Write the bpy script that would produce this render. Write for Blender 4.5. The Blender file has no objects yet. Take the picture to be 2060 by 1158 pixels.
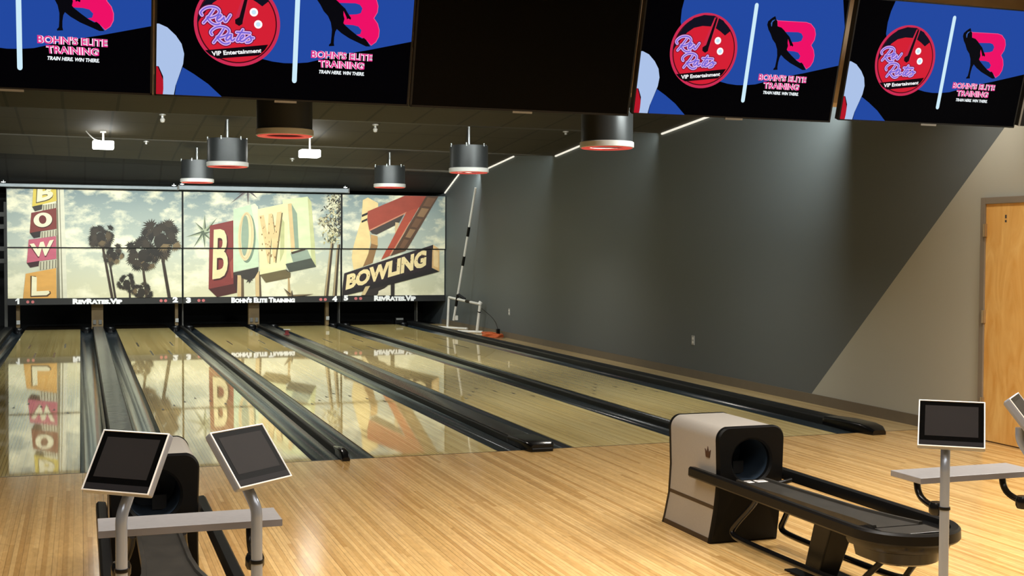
import bpy, bmesh, math, random
import numpy as np
from mathutils import Vector, Matrix

SC = bpy.context.scene
COL = SC.collection
PI = math.pi
random.seed(7)

# ------------------------------------------------------------------ helpers
def lin(c):
    o = []
    for v in c[:3]:
        v = max(0.0, min(1.0, v / 255.0))
        o.append(v / 12.92 if v <= 0.04045 else ((v + 0.055) / 1.055) ** 2.4)
    return (o[0], o[1], o[2], 1.0)

# camera (also used to lay out the flat printed pictures on their panels)
IW, IH, FPX = 2060, 1158, 2501.5
CAM = Vector((-2.255, -9.879, 1.712))
_yaw, _pit, _rol = 0.3340, -0.0323, 0.0047
_F = Vector((math.sin(_yaw) * math.cos(_pit), math.cos(_yaw) * math.cos(_pit), math.sin(_pit)))
_R0 = Vector((math.cos(_yaw), -math.sin(_yaw), 0.0))
_U0 = _R0.cross(_F)
_R = _R0 * math.cos(_rol) + _U0 * math.sin(_rol)
_U = _U0 * math.cos(_rol) - _R0 * math.sin(_rol)

def ray(x, y):
    return _F + _R * ((x - IW / 2) / FPX) + _U * ((IH / 2 - y) / FPX)

# materials ---------------------------------------------------------
def new_mat(name):
    m = bpy.data.materials.new(name)
    m.use_nodes = True
    nt = m.node_tree
    return m, nt, nt.nodes, nt.links, nt.nodes['Principled BSDF']

def mat(name, rgb, rough=0.5, metal=0.0, var=0.08, scale=6.0, bump=0.0, coat=0.0, stretch=None, ior=1.5, rvar=0.0, bdist=0.02, spec=0.5):
    m, nt, N, L, P = new_mat(name)
    c = lin(rgb)
    tc = N.new('ShaderNodeTexCoord')
    mp = N.new('ShaderNodeMapping')
    if stretch: mp.inputs['Scale'].default_value = stretch
    nz = N.new('ShaderNodeTexNoise')
    nz.inputs['Scale'].default_value = scale
    nz.inputs['Detail'].default_value = 4
    L.new(tc.outputs['Object'], mp.inputs['Vector'])
    L.new(mp.outputs['Vector'], nz.inputs['Vector'])
    rp = N.new('ShaderNodeValToRGB')
    rp.color_ramp.elements[0].position = 0.3
    rp.color_ramp.elements[1].position = 0.7
    rp.color_ramp.elements[0].color = tuple(v * (1 - var) for v in c[:3]) + (1,)
    rp.color_ramp.elements[1].color = tuple(min(1, v * (1 + var)) for v in c[:3]) + (1,)
    L.new(nz.outputs['Fac'], rp.inputs['Fac'])
    L.new(rp.outputs['Color'], P.inputs['Base Color'])
    P.inputs['Roughness'].default_value = rough
    P.inputs['Metallic'].default_value = metal
    P.inputs['IOR'].default_value = ior
    P.inputs['Specular IOR Level'].default_value = spec
    P.inputs['Coat Weight'].default_value = coat
    if rvar:
        mr = N.new('ShaderNodeMapRange')
        mr.inputs['To Min'].default_value = max(0.02, rough - rvar)
        mr.inputs['To Max'].default_value = rough + rvar
        L.new(nz.outputs['Fac'], mr.inputs['Value'])
        L.new(mr.outputs['Result'], P.inputs['Roughness'])
    if bump:
        b = N.new('ShaderNodeBump')
        b.inputs['Strength'].default_value = bump
        b.inputs['Distance'].default_value = bdist
        L.new(nz.outputs['Fac'], b.inputs['Height'])
        L.new(b.outputs['Normal'], P.inputs['Normal'])
    return m

def math_node(nt, op, a=None, b=None):
    n = nt.nodes.new('ShaderNodeMath'); n.operation = op
    for i, v in enumerate((a, b)):
        if v is None: continue
        if isinstance(v, (int, float)): n.inputs[i].default_value = v
        else: nt.links.new(v, n.inputs[i])
    return n.outputs[0]

def wood(name, cols, board, length, rough, joint=0.05, joint_dark=0.6, bump=0.0, coat=0.0, wav=0.0, ior=1.5, figure=0.05):
    """Boards running along Y, each with its own tone, grain and dark seams."""
    m, nt, N, L, P = new_mat(name)
    tc = N.new('ShaderNodeTexCoord')
    sx = N.new('ShaderNodeSeparateXYZ'); L.new(tc.outputs['Object'], sx.inputs[0])
    bx = math_node(nt, 'DIVIDE', sx.outputs['X'], board)
    bi = math_node(nt, 'FLOOR', bx)
    bf = math_node(nt, 'FRACT', bx)
    w1 = N.new('ShaderNodeTexWhiteNoise'); w1.noise_dimensions = '1D'; L.new(bi, w1.inputs['W'])
    yl = math_node(nt, 'DIVIDE', sx.outputs['Y'], length)
    yo = math_node(nt, 'ADD', yl, math_node(nt, 'MULTIPLY', w1.outputs['Value'], 7.3))
    yi = math_node(nt, 'FLOOR', yo)
    cb = N.new('ShaderNodeCombineXYZ'); L.new(bi, cb.inputs[0]); L.new(yi, cb.inputs[1])
    w2 = N.new('ShaderNodeTexWhiteNoise'); w2.noise_dimensions = '2D'; L.new(cb.outputs[0], w2.inputs['Vector'])
    rp = N.new('ShaderNodeValToRGB')
    els = rp.color_ramp.elements
    els[0].color = lin(cols[0]); els[1].color = lin(cols[-1])
    for k in range(1, len(cols) - 1):
        e = els.new(k / (len(cols) - 1)); e.color = lin(cols[k])
    L.new(w2.outputs['Value'], rp.inputs['Fac'])
    mp = N.new('ShaderNodeMapping'); mp.inputs['Scale'].default_value = (60, 2.0, 1)
    L.new(tc.outputs['Object'], mp.inputs['Vector'])
    nz = N.new('ShaderNodeTexNoise'); nz.inputs['Scale'].default_value = 1.0; nz.inputs['Detail'].default_value = 5
    L.new(mp.outputs[0], nz.inputs['Vector'])
    gr = N.new('ShaderNodeMapRange'); gr.inputs['To Min'].default_value = 0.82; gr.inputs['To Max'].default_value = 1.15
    L.new(nz.outputs['Fac'], gr.inputs['Value'])
    lt = math_node(nt, 'LESS_THAN', bf, joint)
    w3 = N.new('ShaderNodeTexWhiteNoise'); w3.noise_dimensions = '1D'; L.new(math_node(nt, 'ADD', bi, 0.37), w3.inputs['W'])
    jd = math_node(nt, 'SUBTRACT', 1.0, math_node(nt, 'MULTIPLY', math_node(nt, 'MULTIPLY', lt, w3.outputs['Value']), 1 - joint_dark))
    m2 = N.new('ShaderNodeMapping'); m2.inputs['Scale'].default_value = (22, 5.5, 1)
    L.new(tc.outputs['Object'], m2.inputs['Vector'])
    n2 = N.new('ShaderNodeTexNoise'); n2.inputs['Scale'].default_value = 1.0; n2.inputs['Detail'].default_value = 3; n2.inputs['Distortion'].default_value = 1.8
    L.new(m2.outputs[0], n2.inputs['Vector'])
    fg = N.new('ShaderNodeMapRange'); fg.inputs['From Min'].default_value = 0.3; fg.inputs['From Max'].default_value = 0.7
    fg.inputs['To Min'].default_value = 1 - figure; fg.inputs['To Max'].default_value = 1 + figure * 0.7
    L.new(n2.outputs['Fac'], fg.inputs['Value'])
    tot = math_node(nt, 'MULTIPLY', math_node(nt, 'MULTIPLY', gr.outputs[0], jd), fg.outputs[0])
    mx = N.new('ShaderNodeVectorMath'); mx.operation = 'SCALE'
    L.new(rp.outputs['Color'], mx.inputs[0]); L.new(tot, mx.inputs['Scale'])
    L.new(mx.outputs['Vector'], P.inputs['Base Color'])
    P.inputs['Roughness'].default_value = rough
    P.inputs['IOR'].default_value = ior
    P.inputs['Coat Weight'].default_value = coat
    P.inputs['Coat Roughness'].default_value = 0.03
    if wav:
        mw = N.new('ShaderNodeMapping'); mw.inputs['Scale'].default_value = (3.0, 0.9, 1)
        L.new(tc.outputs['Object'], mw.inputs['Vector'])
        nw = N.new('ShaderNodeTexNoise'); nw.inputs['Scale'].default_value = 1.3; nw.inputs['Detail'].default_value = 2
        L.new(mw.outputs[0], nw.inputs['Vector'])
        b = N.new('ShaderNodeBump'); b.inputs['Strength'].default_value = wav; b.inputs['Distance'].default_value = 0.01
        L.new(nw.outputs['Fac'], b.inputs['Height'])
        L.new(b.outputs['Normal'], P.inputs['Normal'])
        L.new(b.outputs['Normal'], P.inputs['Coat Normal'])
    return m

def emis(name, rgb, strength):
    m, nt, N, L, P = new_mat(name)
    nz = N.new('ShaderNodeTexNoise'); nz.inputs['Scale'].default_value = 5
    rp = N.new('ShaderNodeValToRGB'); c = lin(rgb)
    rp.color_ramp.elements[0].color = tuple(v * 0.95 for v in c[:3]) + (1,)
    rp.color_ramp.elements[1].color = c
    L.new(nz.outputs['Fac'], rp.inputs['Fac'])
    L.new(rp.outputs['Color'], P.inputs['Emission Color'])
    P.inputs['Emission Strength'].default_value = strength
    P.inputs['Base Color'].default_value = c
    return m

def picture_mat(name, emit):
    m, nt, N, L, P = new_mat(name)
    a = N.new('ShaderNodeAttribute'); a.attribute_name = 'Col'
    if emit:
        P.inputs['Base Color'].default_value = (0.001, 0.001, 0.001, 1)
        L.new(a.outputs['Color'], P.inputs['Emission Color'])
        P.inputs['Emission Strength'].default_value = emit
        P.inputs['Roughness'].default_value = 0.3
        P.inputs['Specular IOR Level'].default_value = 0.0
    else:
        nz = N.new('ShaderNodeTexNoise'); nz.inputs['Scale'].default_value = 9; nz.inputs['Detail'].default_value = 6
        mr = N.new('ShaderNodeMapRange'); mr.inputs['To Min'].default_value = 0.78; mr.inputs['To Max'].default_value = 1.12
        L.new(nz.outputs['Fac'], mr.inputs['Value'])
        v = N.new('ShaderNodeVectorMath'); v.operation = 'SCALE'
        L.new(a.outputs['Color'], v.inputs[0]); L.new(mr.outputs[0], v.inputs['Scale'])
        L.new(v.outputs['Vector'], P.inputs['Base Color'])
        P.inputs['Roughness'].default_value = 0.6
    return m

def sky_print_mat():
    """The printed sky of the lane-end panels: blue grey on top, cream haze below, broken clouds."""
    m, nt, N, L, P = new_mat('printed_sky')
    tc = N.new('ShaderNodeTexCoord')
    sx = N.new('ShaderNodeSeparateXYZ'); L.new(tc.outputs['Object'], sx.inputs[0])
    mr = N.new('ShaderNodeMapRange')
    mr.inputs['From Min'].default_value = 0.62; mr.inputs['From Max'].default_value = 2.85
    L.new(sx.outputs['Z'], mr.inputs['Value'])
    r1 = N.new('ShaderNodeValToRGB'); e = r1.color_ramp.elements
    e[0].color = lin((222, 216, 178)); e[1].color = lin((128, 146, 148))
    q = e.new(0.45); q.color = lin((190, 196, 180))
    L.new(mr.outputs[0], r1.inputs['Fac'])
    mp = N.new('ShaderNodeMapping'); mp.inputs['Scale'].default_value = (1.0, 1.0, 1.7)
    L.new(tc.outputs['Object'], mp.inputs['Vector'])
    nz = N.new('ShaderNodeTexNoise'); nz.inputs['Scale'].default_value = 1.5; nz.inputs['Detail'].default_value = 7; nz.inputs['Roughness'].default_value = 0.62
    L.new(mp.outputs[0], nz.inputs['Vector'])
    r2 = N.new('ShaderNodeValToRGB'); e = r2.color_ramp.elements
    e[0].position = 0.47; e[0].color = (0, 0, 0, 1); e[1].position = 0.62; e[1].color = (1, 1, 1, 1)
    L.new(nz.outputs['Fac'], r2.inputs['Fac'])
    mx = N.new('ShaderNodeMixRGB'); L.new(r2.outputs['Color'], mx.inputs['Fac'])
    L.new(r1.outputs['Color'], mx.inputs['Color1']); mx.inputs['Color2'].default_value = lin((246, 240, 208))
    L.new(mx.outputs[0], P.inputs['Base Color'])
    P.inputs['Roughness'].default_value = 0.6
    return m

def ceiling_mat(name, rgb, tile_x, tile_y):
    m, nt, N, L, P = new_mat(name)
    tc = N.new('ShaderNodeTexCoord')
    br = N.new('ShaderNodeTexBrick')
    br.inputs['Scale'].default_value = 1.0
    br.inputs['Brick Width'].default_value = tile_x
    br.inputs['Row Height'].default_value = tile_y
    br.inputs['Mortar Size'].default_value = 0.018
    br.inputs['Mortar Smooth'].default_value = 0.1
    br.offset = 0.0
    c = lin(rgb)
    br.inputs['Color1'].default_value = c
    br.inputs['Color2'].default_value = tuple(v * 0.86 for v in c[:3]) + (1,)
    br.inputs['Mortar'].default_value = tuple(v * 0.15 for v in c[:3]) + (1,)
    L.new(tc.outputs['Object'], br.inputs['Vector'])
    nz = N.new('ShaderNodeTexNoise'); nz.inputs['Scale'].default_value = 1.2; nz.inputs['Detail'].default_value = 4
    L.new(tc.outputs['Object'], nz.inputs['Vector'])
    mr = N.new('ShaderNodeMapRange'); mr.inputs['To Min'].default_value = 0.75; mr.inputs['To Max'].default_value = 1.25
    L.new(nz.outputs['Fac'], mr.inputs['Value'])
    v = N.new('ShaderNodeVectorMath'); v.operation = 'SCALE'
    L.new(br.outputs['Color'], v.inputs[0]); L.new(mr.outputs[0], v.inputs['Scale'])
    L.new(v.outputs['Vector'], P.inputs['Base Color'])
    P.inputs['Roughness'].default_value = 0.7
    return m

def wall_right_mat():
    """Grey paint over the lanes, taupe paint over the seating side, meeting on one straight slanted line."""
    m, nt, N, L, P = new_mat('two_tone_wall_paint')
    tc = N.new('ShaderNodeTexCoord')
    sx = N.new('ShaderNodeSeparateXYZ'); L.new(tc.outputs['Object'], sx.inputs[0])
    # line through (Y 2.053, Z .109) and (Y -.932, Z 2.781)
    k = (2.781 - 0.109) / (-0.932 - 2.053)
    zl = math_node(nt, 'ADD', math_node(nt, 'MULTIPLY', math_node(nt, 'SUBTRACT', sx.outputs['Y'], 2.053), k), 0.109)
    fac = math_node(nt, 'GREATER_THAN', sx.outputs['Z'], zl)
    nz = N.new('ShaderNodeTexNoise'); nz.inputs['Scale'].default_value = 90; nz.inputs['Detail'].default_value = 3
    L.new(tc.outputs['Object'], nz.inputs['Vector'])
    mx = N.new('ShaderNodeMixRGB'); L.new(fac, mx.inputs['Fac'])
    mx.inputs['Color1'].default_value = lin((174, 173, 160))
    mx.inputs['Color2'].default_value = lin((93, 99, 100))
    L.new(mx.outputs[0], P.inputs['Base Color'])
    b = N.new('ShaderNodeBump'); b.inputs['Strength'].default_value = 0.08; b.inputs['Distance'].default_value = 0.004
    L.new(nz.outputs['Fac'], b.inputs['Height']); L.new(b.outputs['Normal'], P.inputs['Normal'])
    P.inputs['Roughness'].default_value = 0.55
    return m, fac

# mesh building -------------------------------------------------------
class MB:
    def __init__(self):
        self.v = []; self.f = []; self.c = []; self.mi = []
    def add(self, verts, faces, col=None, mi=0):
        o = len(self.v)
        self.v += [tuple(p) for p in verts]
        for f in faces:
            self.f.append([i + o for i in f]); self.c.append(col or (1, 1, 1, 1)); self.mi.append(mi)
        return self
    def box(self, x0, x1, y0, y1, z0, z1):
        v = [(x0, y0, z0), (x1, y0, z0), (x1, y1, z0), (x0, y1, z0), (x0, y0, z1), (x1, y0, z1), (x1, y1, z1), (x0, y1, z1)]
        return self.add(v, [(3, 2, 1, 0), (4, 5, 6, 7), (0, 1, 5, 4), (1, 2, 6, 5), (2, 3, 7, 6), (3, 0, 4, 7)])
    def obox(self, c, ax, ay, az, hx, hy, hz):
        c = Vector(c); v = []
        for sz in (-1, 1):
            for sx, sy in ((-1, -1), (1, -1), (1, 1), (-1, 1)):
                v.append(c + ax * (sx * hx) + ay * (sy * hy) + az * (sz * hz))
        return self.add(v, [(3, 2, 1, 0), (4, 5, 6, 7), (0, 1, 5, 4), (1, 2, 6, 5), (2, 3, 7, 6), (3, 0, 4, 7)])
    def loft(self, rings, cap=True, closed=True):
        n = len(rings[0]); v = [p for r in rings for p in r]; f = []
        for i in range(len(rings) - 1):
            for j in range(n if closed else n - 1):
                a = i * n + j; b = i * n + (j + 1) % n
                f.append((a, b, b + n, a + n))
        if cap and closed:
            f.append(tuple(range(n - 1, -1, -1))); f.append(tuple(range((len(rings) - 1) * n, len(rings) * n)))
        return self.add(v, f)
    def tube(self, pts, r, n=12, cap=True, smooth=0):
        pts = [Vector(p) for p in pts]
        for _ in range(smooth):
            q = [pts[0]]
            for a, b in zip(pts[:-1], pts[1:]):
                q += [a * 0.75 + b * 0.25, a * 0.25 + b * 0.75]
            q.append(pts[-1]); pts = q
        rs = r if isinstance(r, (list, tuple)) else [r] * len(pts)
        rings = []; prev = None
        for i, p in enumerate(pts):
            t = (pts[min(i + 1, len(pts) - 1)] - pts[max(i - 1, 0)]).normalized()
            if prev is None:
                a = Vector((0, 0, 1)) if abs(t.z) < 0.9 else Vector((1, 0, 0))
                prev = t.cross(a).normalized()
            u = (prev - t * prev.dot(t)).normalized(); prev = u
            w = t.cross(u)
            rings.append([p + (u * math.cos(2 * PI * k / n) + w * math.sin(2 * PI * k / n)) * rs[i] for k in range(n)])
        return self.loft(rings, cap)
    def sweep(self, pts, prof, closed_path=False):
        """Sweep a closed profile (lateral, vertical) along a horizontal path."""
        pts = [Vector(p) for p in pts]; rings = []
        for i, p in enumerate(pts):
            a = pts[max(i - 1, 0)]; b = pts[min(i + 1, len(pts) - 1)]
            t = (b - a); t.z = 0; t.normalize()
            s = Vector((t.y, -t.x, 0))
            rings.append([p + s * x + Vector((0, 0, z)) for x, z in prof])
        return self.loft(rings)
    def lathe(self, prof, cx=0, cy=0, n=40, close=False):
        rings = [[(cx + r * math.cos(2 * PI * k / n), cy + r * math.sin(2 * PI * k / n), z) for k in range(n)] for r, z in prof]
        if close: rings.append(rings[0])
        return self.loft(rings, cap=False)
    def disc(self, cx, cy, z, r, n=40, up=False):
        v = [(cx + r * math.cos(2 * PI * k / n), cy + r * math.sin(2 * PI * k / n), z) for k in range(n)]
        return self.add(v, [tuple(range(n)) if up else tuple(range(n - 1, -1, -1))])
    def prism_y(self, prof, y0, y1, cap=True, closed=True):
        return self.loft([[(x, y0, z) for x, z in prof], [(x, y1, z) for x, z in prof]], cap, closed)

def obj(name, mb, m, parent=None, base=None, smooth=None, bevel=0.0, seg=2, recalc=True):
    me = bpy.data.meshes.new(name)
    b = Vector(base) if base is not None else (Vector(parent.location) if parent is not None and parent.parent is None else (Vector(parent['wbase']) if parent is not None and 'wbase' in parent else Vector((0, 0, 0))))
    me.from_pydata([Vector(p) - b for p in mb.v], [], mb.f)
    ms = m if isinstance(m, (list, tuple)) else [m]
    for x in ms: me.materials.append(x)
    if len(ms) > 1: me.polygons.foreach_set('material_index', mb.mi)
    if any(c != (1, 1, 1, 1) for c in mb.c):
        at = me.color_attributes.new('Col', 'FLOAT_COLOR', 'CORNER')
        k = 0
        for p, c in zip(me.polygons, mb.c):
            for _ in range(p.loop_total):
                at.data[k].color = c; k += 1
    if recalc:
        bm = bmesh.new(); bm.from_mesh(me)
        bmesh.ops.recalc_face_normals(bm, faces=bm.faces)
        bm.to_mesh(me); bm.free()
    me.update()
    if smooth is not None:
        me.shade_smooth()
        me.set_sharp_from_angle(angle=math.radians(smooth))
    o = bpy.data.objects.new(name, me); COL.objects.link(o)
    if bevel:
        md = o.modifiers.new('soft_edges', 'BEVEL'); md.width = bevel; md.segments = seg; md.limit_method = 'ANGLE'; md.angle_limit = math.radians(40)
    if parent is not None:
        o.parent = parent
    else:
        o.location = b
    return o

def tag(o, label, cat, group=None, kind=None):
    o['label'] = label; o['category'] = cat
    if group: o['group'] = group
    if kind: o['kind'] = kind
    return o

def thing(name, label, cat, loc=(0, 0, 0), group=None):
    o = bpy.data.objects.new(name, None); COL.objects.link(o)
    o.location = loc; o.empty_display_size = 0.2
    return tag(o, label, cat, group)

def sub(name, mb, m, part, base, **k):
    """a sub-part: shares the part's frame (parts sit at their thing's base)"""
    return obj(name, mb, m, part, base=base, **k)

def struct(name, mb, m, **k):
    o = obj(name, mb, m, **k); o['kind'] = 'structure'
    return o

def text_polys(body, bold=0.0, small_caps=False):
    """Outline faces of a word set in the built-in font, in a unit box (0..1, 0..1)."""
    cu = bpy.data.curves.new('lettering_tmp', 'FONT')
    cu.body = body; cu.offset = bold; cu.resolution_u = 3; cu.dimensions = '2D'; cu.fill_mode = 'BOTH'
    if small_caps:
        cu.small_caps_scale = 0.78
        for i, ch in enumerate(body):
            cu.body_format[i].use_small_caps = True
    o = bpy.data.objects.new('lettering_tmp', cu); COL.objects.link(o)
    bpy.context.view_layer.update()
    dg = bpy.context.evaluated_depsgraph_get()
    me = bpy.data.meshes.new_from_object(o.evaluated_get(dg))
    vs = [(v.co.x, v.co.y) for v in me.vertices]
    fs = [list(p.vertices) for p in me.polygons]
    bpy.data.objects.remove(o); bpy.data.curves.remove(cu); bpy.data.meshes.remove(me)
    x0 = min(v[0] for v in vs); x1 = max(v[0] for v in vs); y0 = min(v[1] for v in vs); y1 = max(v[1] for v in vs)
    return [((x - x0) / (x1 - x0), (y - y0) / (y1 - y0)) for x, y in vs], fs

class Pic:
    """A flat picture: coloured shapes in plane coordinates (a, b), stacked by layer."""
    def __init__(self, conv): self.p = []; self.conv = conv
    def poly(self, pts, col, layer=1, raw=False):
        self.p.append(([p if raw else self.conv(*p) for p in pts], lin(col), layer)); return self
    def ell(self, c, rx, ry, col, layer=1, n=28, rot=0.0):
        pts = []
        for k in range(n):
            t = 2 * PI * k / n; x = rx * math.cos(t); y = ry * math.sin(t)
            pts.append((c[0] + x * math.cos(rot) - y * math.sin(rot), c[1] + x * math.sin(rot) + y * math.cos(rot)))
        return self.poly(pts, col, layer)
    def stroke(self, pts, w, col, layer=1, smooth=0, taper=None):
        pts = [self.conv(*p) for p in pts]
        for _ in range(smooth):
            q = [pts[0]]
            for a, b in zip(pts[:-1], pts[1:]):
                q += [(a[0] * .75 + b[0] * .25, a[1] * .75 + b[1] * .25), (a[0] * .25 + b[0] * .75, a[1] * .25 + b[1] * .75)]
            q.append(pts[-1]); pts = q
        n = len(pts); L = []; Rr = []
        for i in range(n):
            a = pts[max(0, i - 1)]; b = pts[min(n - 1, i + 1)]
            dx, dy = b[0] - a[0], b[1] - a[1]; d = math.hypot(dx, dy) or 1
            h = w / 2 * (1 if not taper else taper[0] + (taper[1] - taper[0]) * i / (n - 1))
            L.append((pts[i][0] - dy / d * h, pts[i][1] + dx / d * h)); Rr.append((pts[i][0] + dy / d * h, pts[i][1] - dx / d * h))
        for i in range(n - 1):
            self.p.append(([L[i], Rr[i], Rr[i + 1], L[i + 1]], lin(col), layer))
        for e in (pts[0], pts[-1]):
            self.p.append(([(e[0] + w / 2 * math.cos(t * PI / 5) * 0.98, e[1] + w / 2 * math.sin(t * PI / 5) * 0.98) for t in range(10)], lin(col), layer)) if not taper else None
        return self
    def text(self, body, quad, col, layer=2, bold=0.0, small_caps=False, shear=0.0):
        """quad: TL, TR, BR, BL"""
        vs, fs = text_polys(body, bold, small_caps)
        q = [self.conv(*p) for p in quad]
        def mp(u, v):
            u2 = u + shear * (v - 0.5)
            x = (1 - u2) * ((1 - v) * q[3][0] + v * q[0][0]) + u2 * ((1 - v) * q[2][0] + v * q[1][0])
            y = (1 - u2) * ((1 - v) * q[3][1] + v * q[0][1]) + u2 * ((1 - v) * q[2][1] + v * q[1][1])
            return (x, y)
        w = [mp(*v) for v in vs]
        for f in fs: self.p.append(([w[i] for i in f], lin(col), layer))
        return self
    def mesh(self, place, a0, a1, b0, b1, step):
        mb = MB(); tot = {}; seen = {}
        for _p, _c, lay in self.p: tot[lay] = tot.get(lay, 0) + 1
        for pts, col, lay in self.p:
            seen[lay] = seen.get(lay, 0) + 1
            c = clip(pts, a0, a1, b0, b1)
            if len(c) < 3: continue
            h = (lay + 0.85 * seen[lay] / tot[lay]) * step      # later shapes of a layer lie on top
            mb.add([place(a, b, h) for a, b in c], [tuple(range(len(c)))], col)
        return mb

def clip(poly, a0, a1, b0, b1):
    for ax, lim, sg in ((0, a0, 1), (0, a1, -1), (1, b0, 1), (1, b1, -1)):
        out = []
        for i in range(len(poly)):
            p, q = poly[i - 1], poly[i]
            dp, dq = (p[ax] - lim) * sg, (q[ax] - lim) * sg
            if (dp >= 0) != (dq >= 0):
                t = dp / (dp - dq)
                out.append((p[0] + (q[0] - p[0]) * t, p[1] + (q[1] - p[1]) * t))
            if dq >= 0: out.append(q)
        poly = out
        if not poly: return []
    return poly

def picture_obj(name, mb, m, parent, n_dir):
    """flat pictures: keep every face turned to the viewer"""
    me_o = obj(name, mb, m, parent, recalc=False)
    me = me_o.data
    bm = bmesh.new(); bm.from_mesh(me); bm.normal_update()
    for f in bm.faces:
        if f.normal.dot(n_dir) < 0: f.normal_flip()
    big = [f for f in bm.faces if len(f.verts) > 4]
    bmesh.ops.triangulate(bm, faces=big, ngon_method='EAR_CLIP')
    bm.to_mesh(me); bm.free()
    return me_o

# ------------------------------------------------------------------ materials
M = {}
M['approach'] = wood('approach_maple', [(206, 166, 104), (220, 181, 118), (230, 192, 130), (214, 173, 110), (192, 150, 90), (226, 188, 126)], 0.0265, 2.6, 0.15, 0.13, 0.45, wav=0.01, figure=0.12)
M['lane'] = wood('lane_boards', [(212, 190, 126), (226, 206, 140), (218, 196, 130), (204, 180, 114), (230, 210, 146)], 0.02703, 6.0, 0.03, 0.18, 0.5, wav=0.006, ior=1.6)
M['side_wood'] = wood('side_strip_wood', [(190, 165, 118), (200, 176, 128), (182, 156, 108)], 0.06, 2.0, 0.2, 0.03, 0.85)
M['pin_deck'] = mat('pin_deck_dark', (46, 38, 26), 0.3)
M['mark'] = mat('lane_mark_brown', (34, 22, 12), 0.3)
M['gutter'] = mat('gutter_slate_plastic', (40, 49, 55), 0.16, var=0.15, scale=3, bump=0.05, stretch=(9, .35, 6), rvar=0.05, bdist=0.01, spec=0.5)
M['cap'] = mat('divider_black_plastic', (34, 34, 33), 0.26, var=0.1, scale=4, bump=0.15, stretch=(3, 1, 1), bdist=0.01, spec=0.35)
M['capgrey'] = mat('divider_grey_plastic', (78, 76, 72), 0.25, var=0.15, scale=4, bump=0.5, stretch=(2, 1.6, 1), bdist=0.012)
M['rail'] = mat('rail_black_gloss', (22, 23, 24), 0.42, spec=0.25)
M['black'] = mat('black_satin', (13, 13, 13), 0.36, spec=0.22)
M['blackm'] = mat('black_matte', (14, 14, 14), 0.7)
M['panel_black'] = mat('hood_front_black', (12, 12, 12), 0.45, spec=0.1)
M['black_gloss'] = mat('black_gloss', (13, 13, 14), 0.2, spec=0.4)
M['track'] = mat('return_track_rubber', (48, 46, 42), 0.36, var=0.15, scale=9)
M['tan'] = mat('hood_champagne', (162, 157, 149), 0.42, metal=0.15, var=0.03, scale=90)
M['band'] = mat('hood_brown_trim', (52, 36, 24), 0.45)
M['crown'] = mat('crown_brown', (60, 34, 22), 0.4)
M['hole'] = mat('hood_throat', (46, 58, 72), 0.4, spec=0.3)
M['white'] = mat('white_plastic', (232, 230, 224), 0.4, var=0.03)
M['label'] = mat('white_paper_label', (225, 220, 215), 0.6, var=0.03)
M['ink'] = mat('label_ink', (70, 66, 66), 0.6)
M['silver'] = mat('silver_pole', (150, 160, 176), 0.26, metal=0.45, var=0.05)
M['shelf'] = mat('shelf_grey_laminate', (130, 128, 128), 0.45, var=0.05, scale=40)
M['shelf_edge'] = mat('shelf_edge_band', (122, 124, 134), 0.5, var=0.04)
M['tabframe'] = mat('console_silver_case', (142, 147, 156), 0.4, metal=0.2, var=0.03)
M['tabrim'] = mat('console_white_rim', (240, 240, 238), 0.35, var=0.02)
M['glass'] = mat('console_black_glass', (9, 9, 9), 0.12, var=0.05, spec=0.02)
M['lcd'] = mat('console_dark_display', (43, 41, 41), 0.2, var=0.05, spec=0.02)
M['lcdstrip'] = mat('console_lower_strip', (38, 37, 39), 0.25, var=0.05, spec=0.02)
M['tvcase'] = mat('screen_case', (20, 20, 20), 0.4, spec=0.2)
M['tvedge'] = mat('screen_edge_strip', (120, 118, 112), 0.35, metal=0.4)
M['tvglass'] = mat('screen_glass_off', (3, 3, 3), 0.25, var=0.02, spec=0.04)
M['pic_emit'] = picture_mat('lit_screen_picture', 1.0)
M['print'] = picture_mat('printed_picture', 0)
M['sky'] = sky_print_mat()
M['ceil'] = ceiling_mat('ceiling_dark_panels', (54, 49, 38), 0.61, 1.22)
M['ceilback'] = ceiling_mat('ceiling_black_panels', (25, 25, 24), 0.72, 1.22)
M['ceilfront'] = mat('front_ceiling_paint', (205, 198, 184), 0.8, var=0.04)
M['beige'] = mat('bulkhead_beige', (190, 170, 140), 0.7, var=0.05)
M['walldark'] = mat('left_wall_charcoal', (44, 46, 46), 0.6)
M['wallback'] = mat('back_wall_black', (16, 17, 17), 0.8)
M['front'] = mat('front_wall_taupe', (165, 155, 140), 0.7)
M['wallr'], _ = wall_right_mat()
M['taupe_trim'] = mat('baseboard_taupe', (108, 98, 82), 0.55, var=0.05)
M['jamb'] = mat('door_frame_taupe', (128, 118, 104), 0.5, var=0.04)
M['drum'] = mat('drum_charcoal', (66, 68, 68), 0.36, metal=0.35, var=0.12, scale=4)
M['drum_in'] = mat('drum_inside', (18, 18, 18), 0.6)
M['rod'] = mat('rod_steel', (170, 172, 170), 0.3, metal=0.7)
M['red'] = emis('drum_red_glow', (222, 78, 72), 0.62)
M['post'] = mat('division_post_tan', (120, 98, 62), 0.5, var=0.1)
M['steelbar'] = mat('screen_case_silver', (112, 119, 122), 0.4, metal=0.3, var=0.06)
M['strip'] = mat('number_strip_black', (34, 34, 34), 0.45)
M['pvc'] = mat('white_pvc_pipe', (225, 222, 214), 0.4, var=0.04)
M['orange'] = mat('orange_cable', (205, 98, 48), 0.5)
M['plate'] = mat('outlet_cover', (170, 170, 166), 0.4)
M['brass'] = mat('hinge_steel', (176, 160, 130), 0.35, metal=0.6)
M['glow'] = emis('box_light_glow', (252, 252, 246), 11.0)
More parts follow.
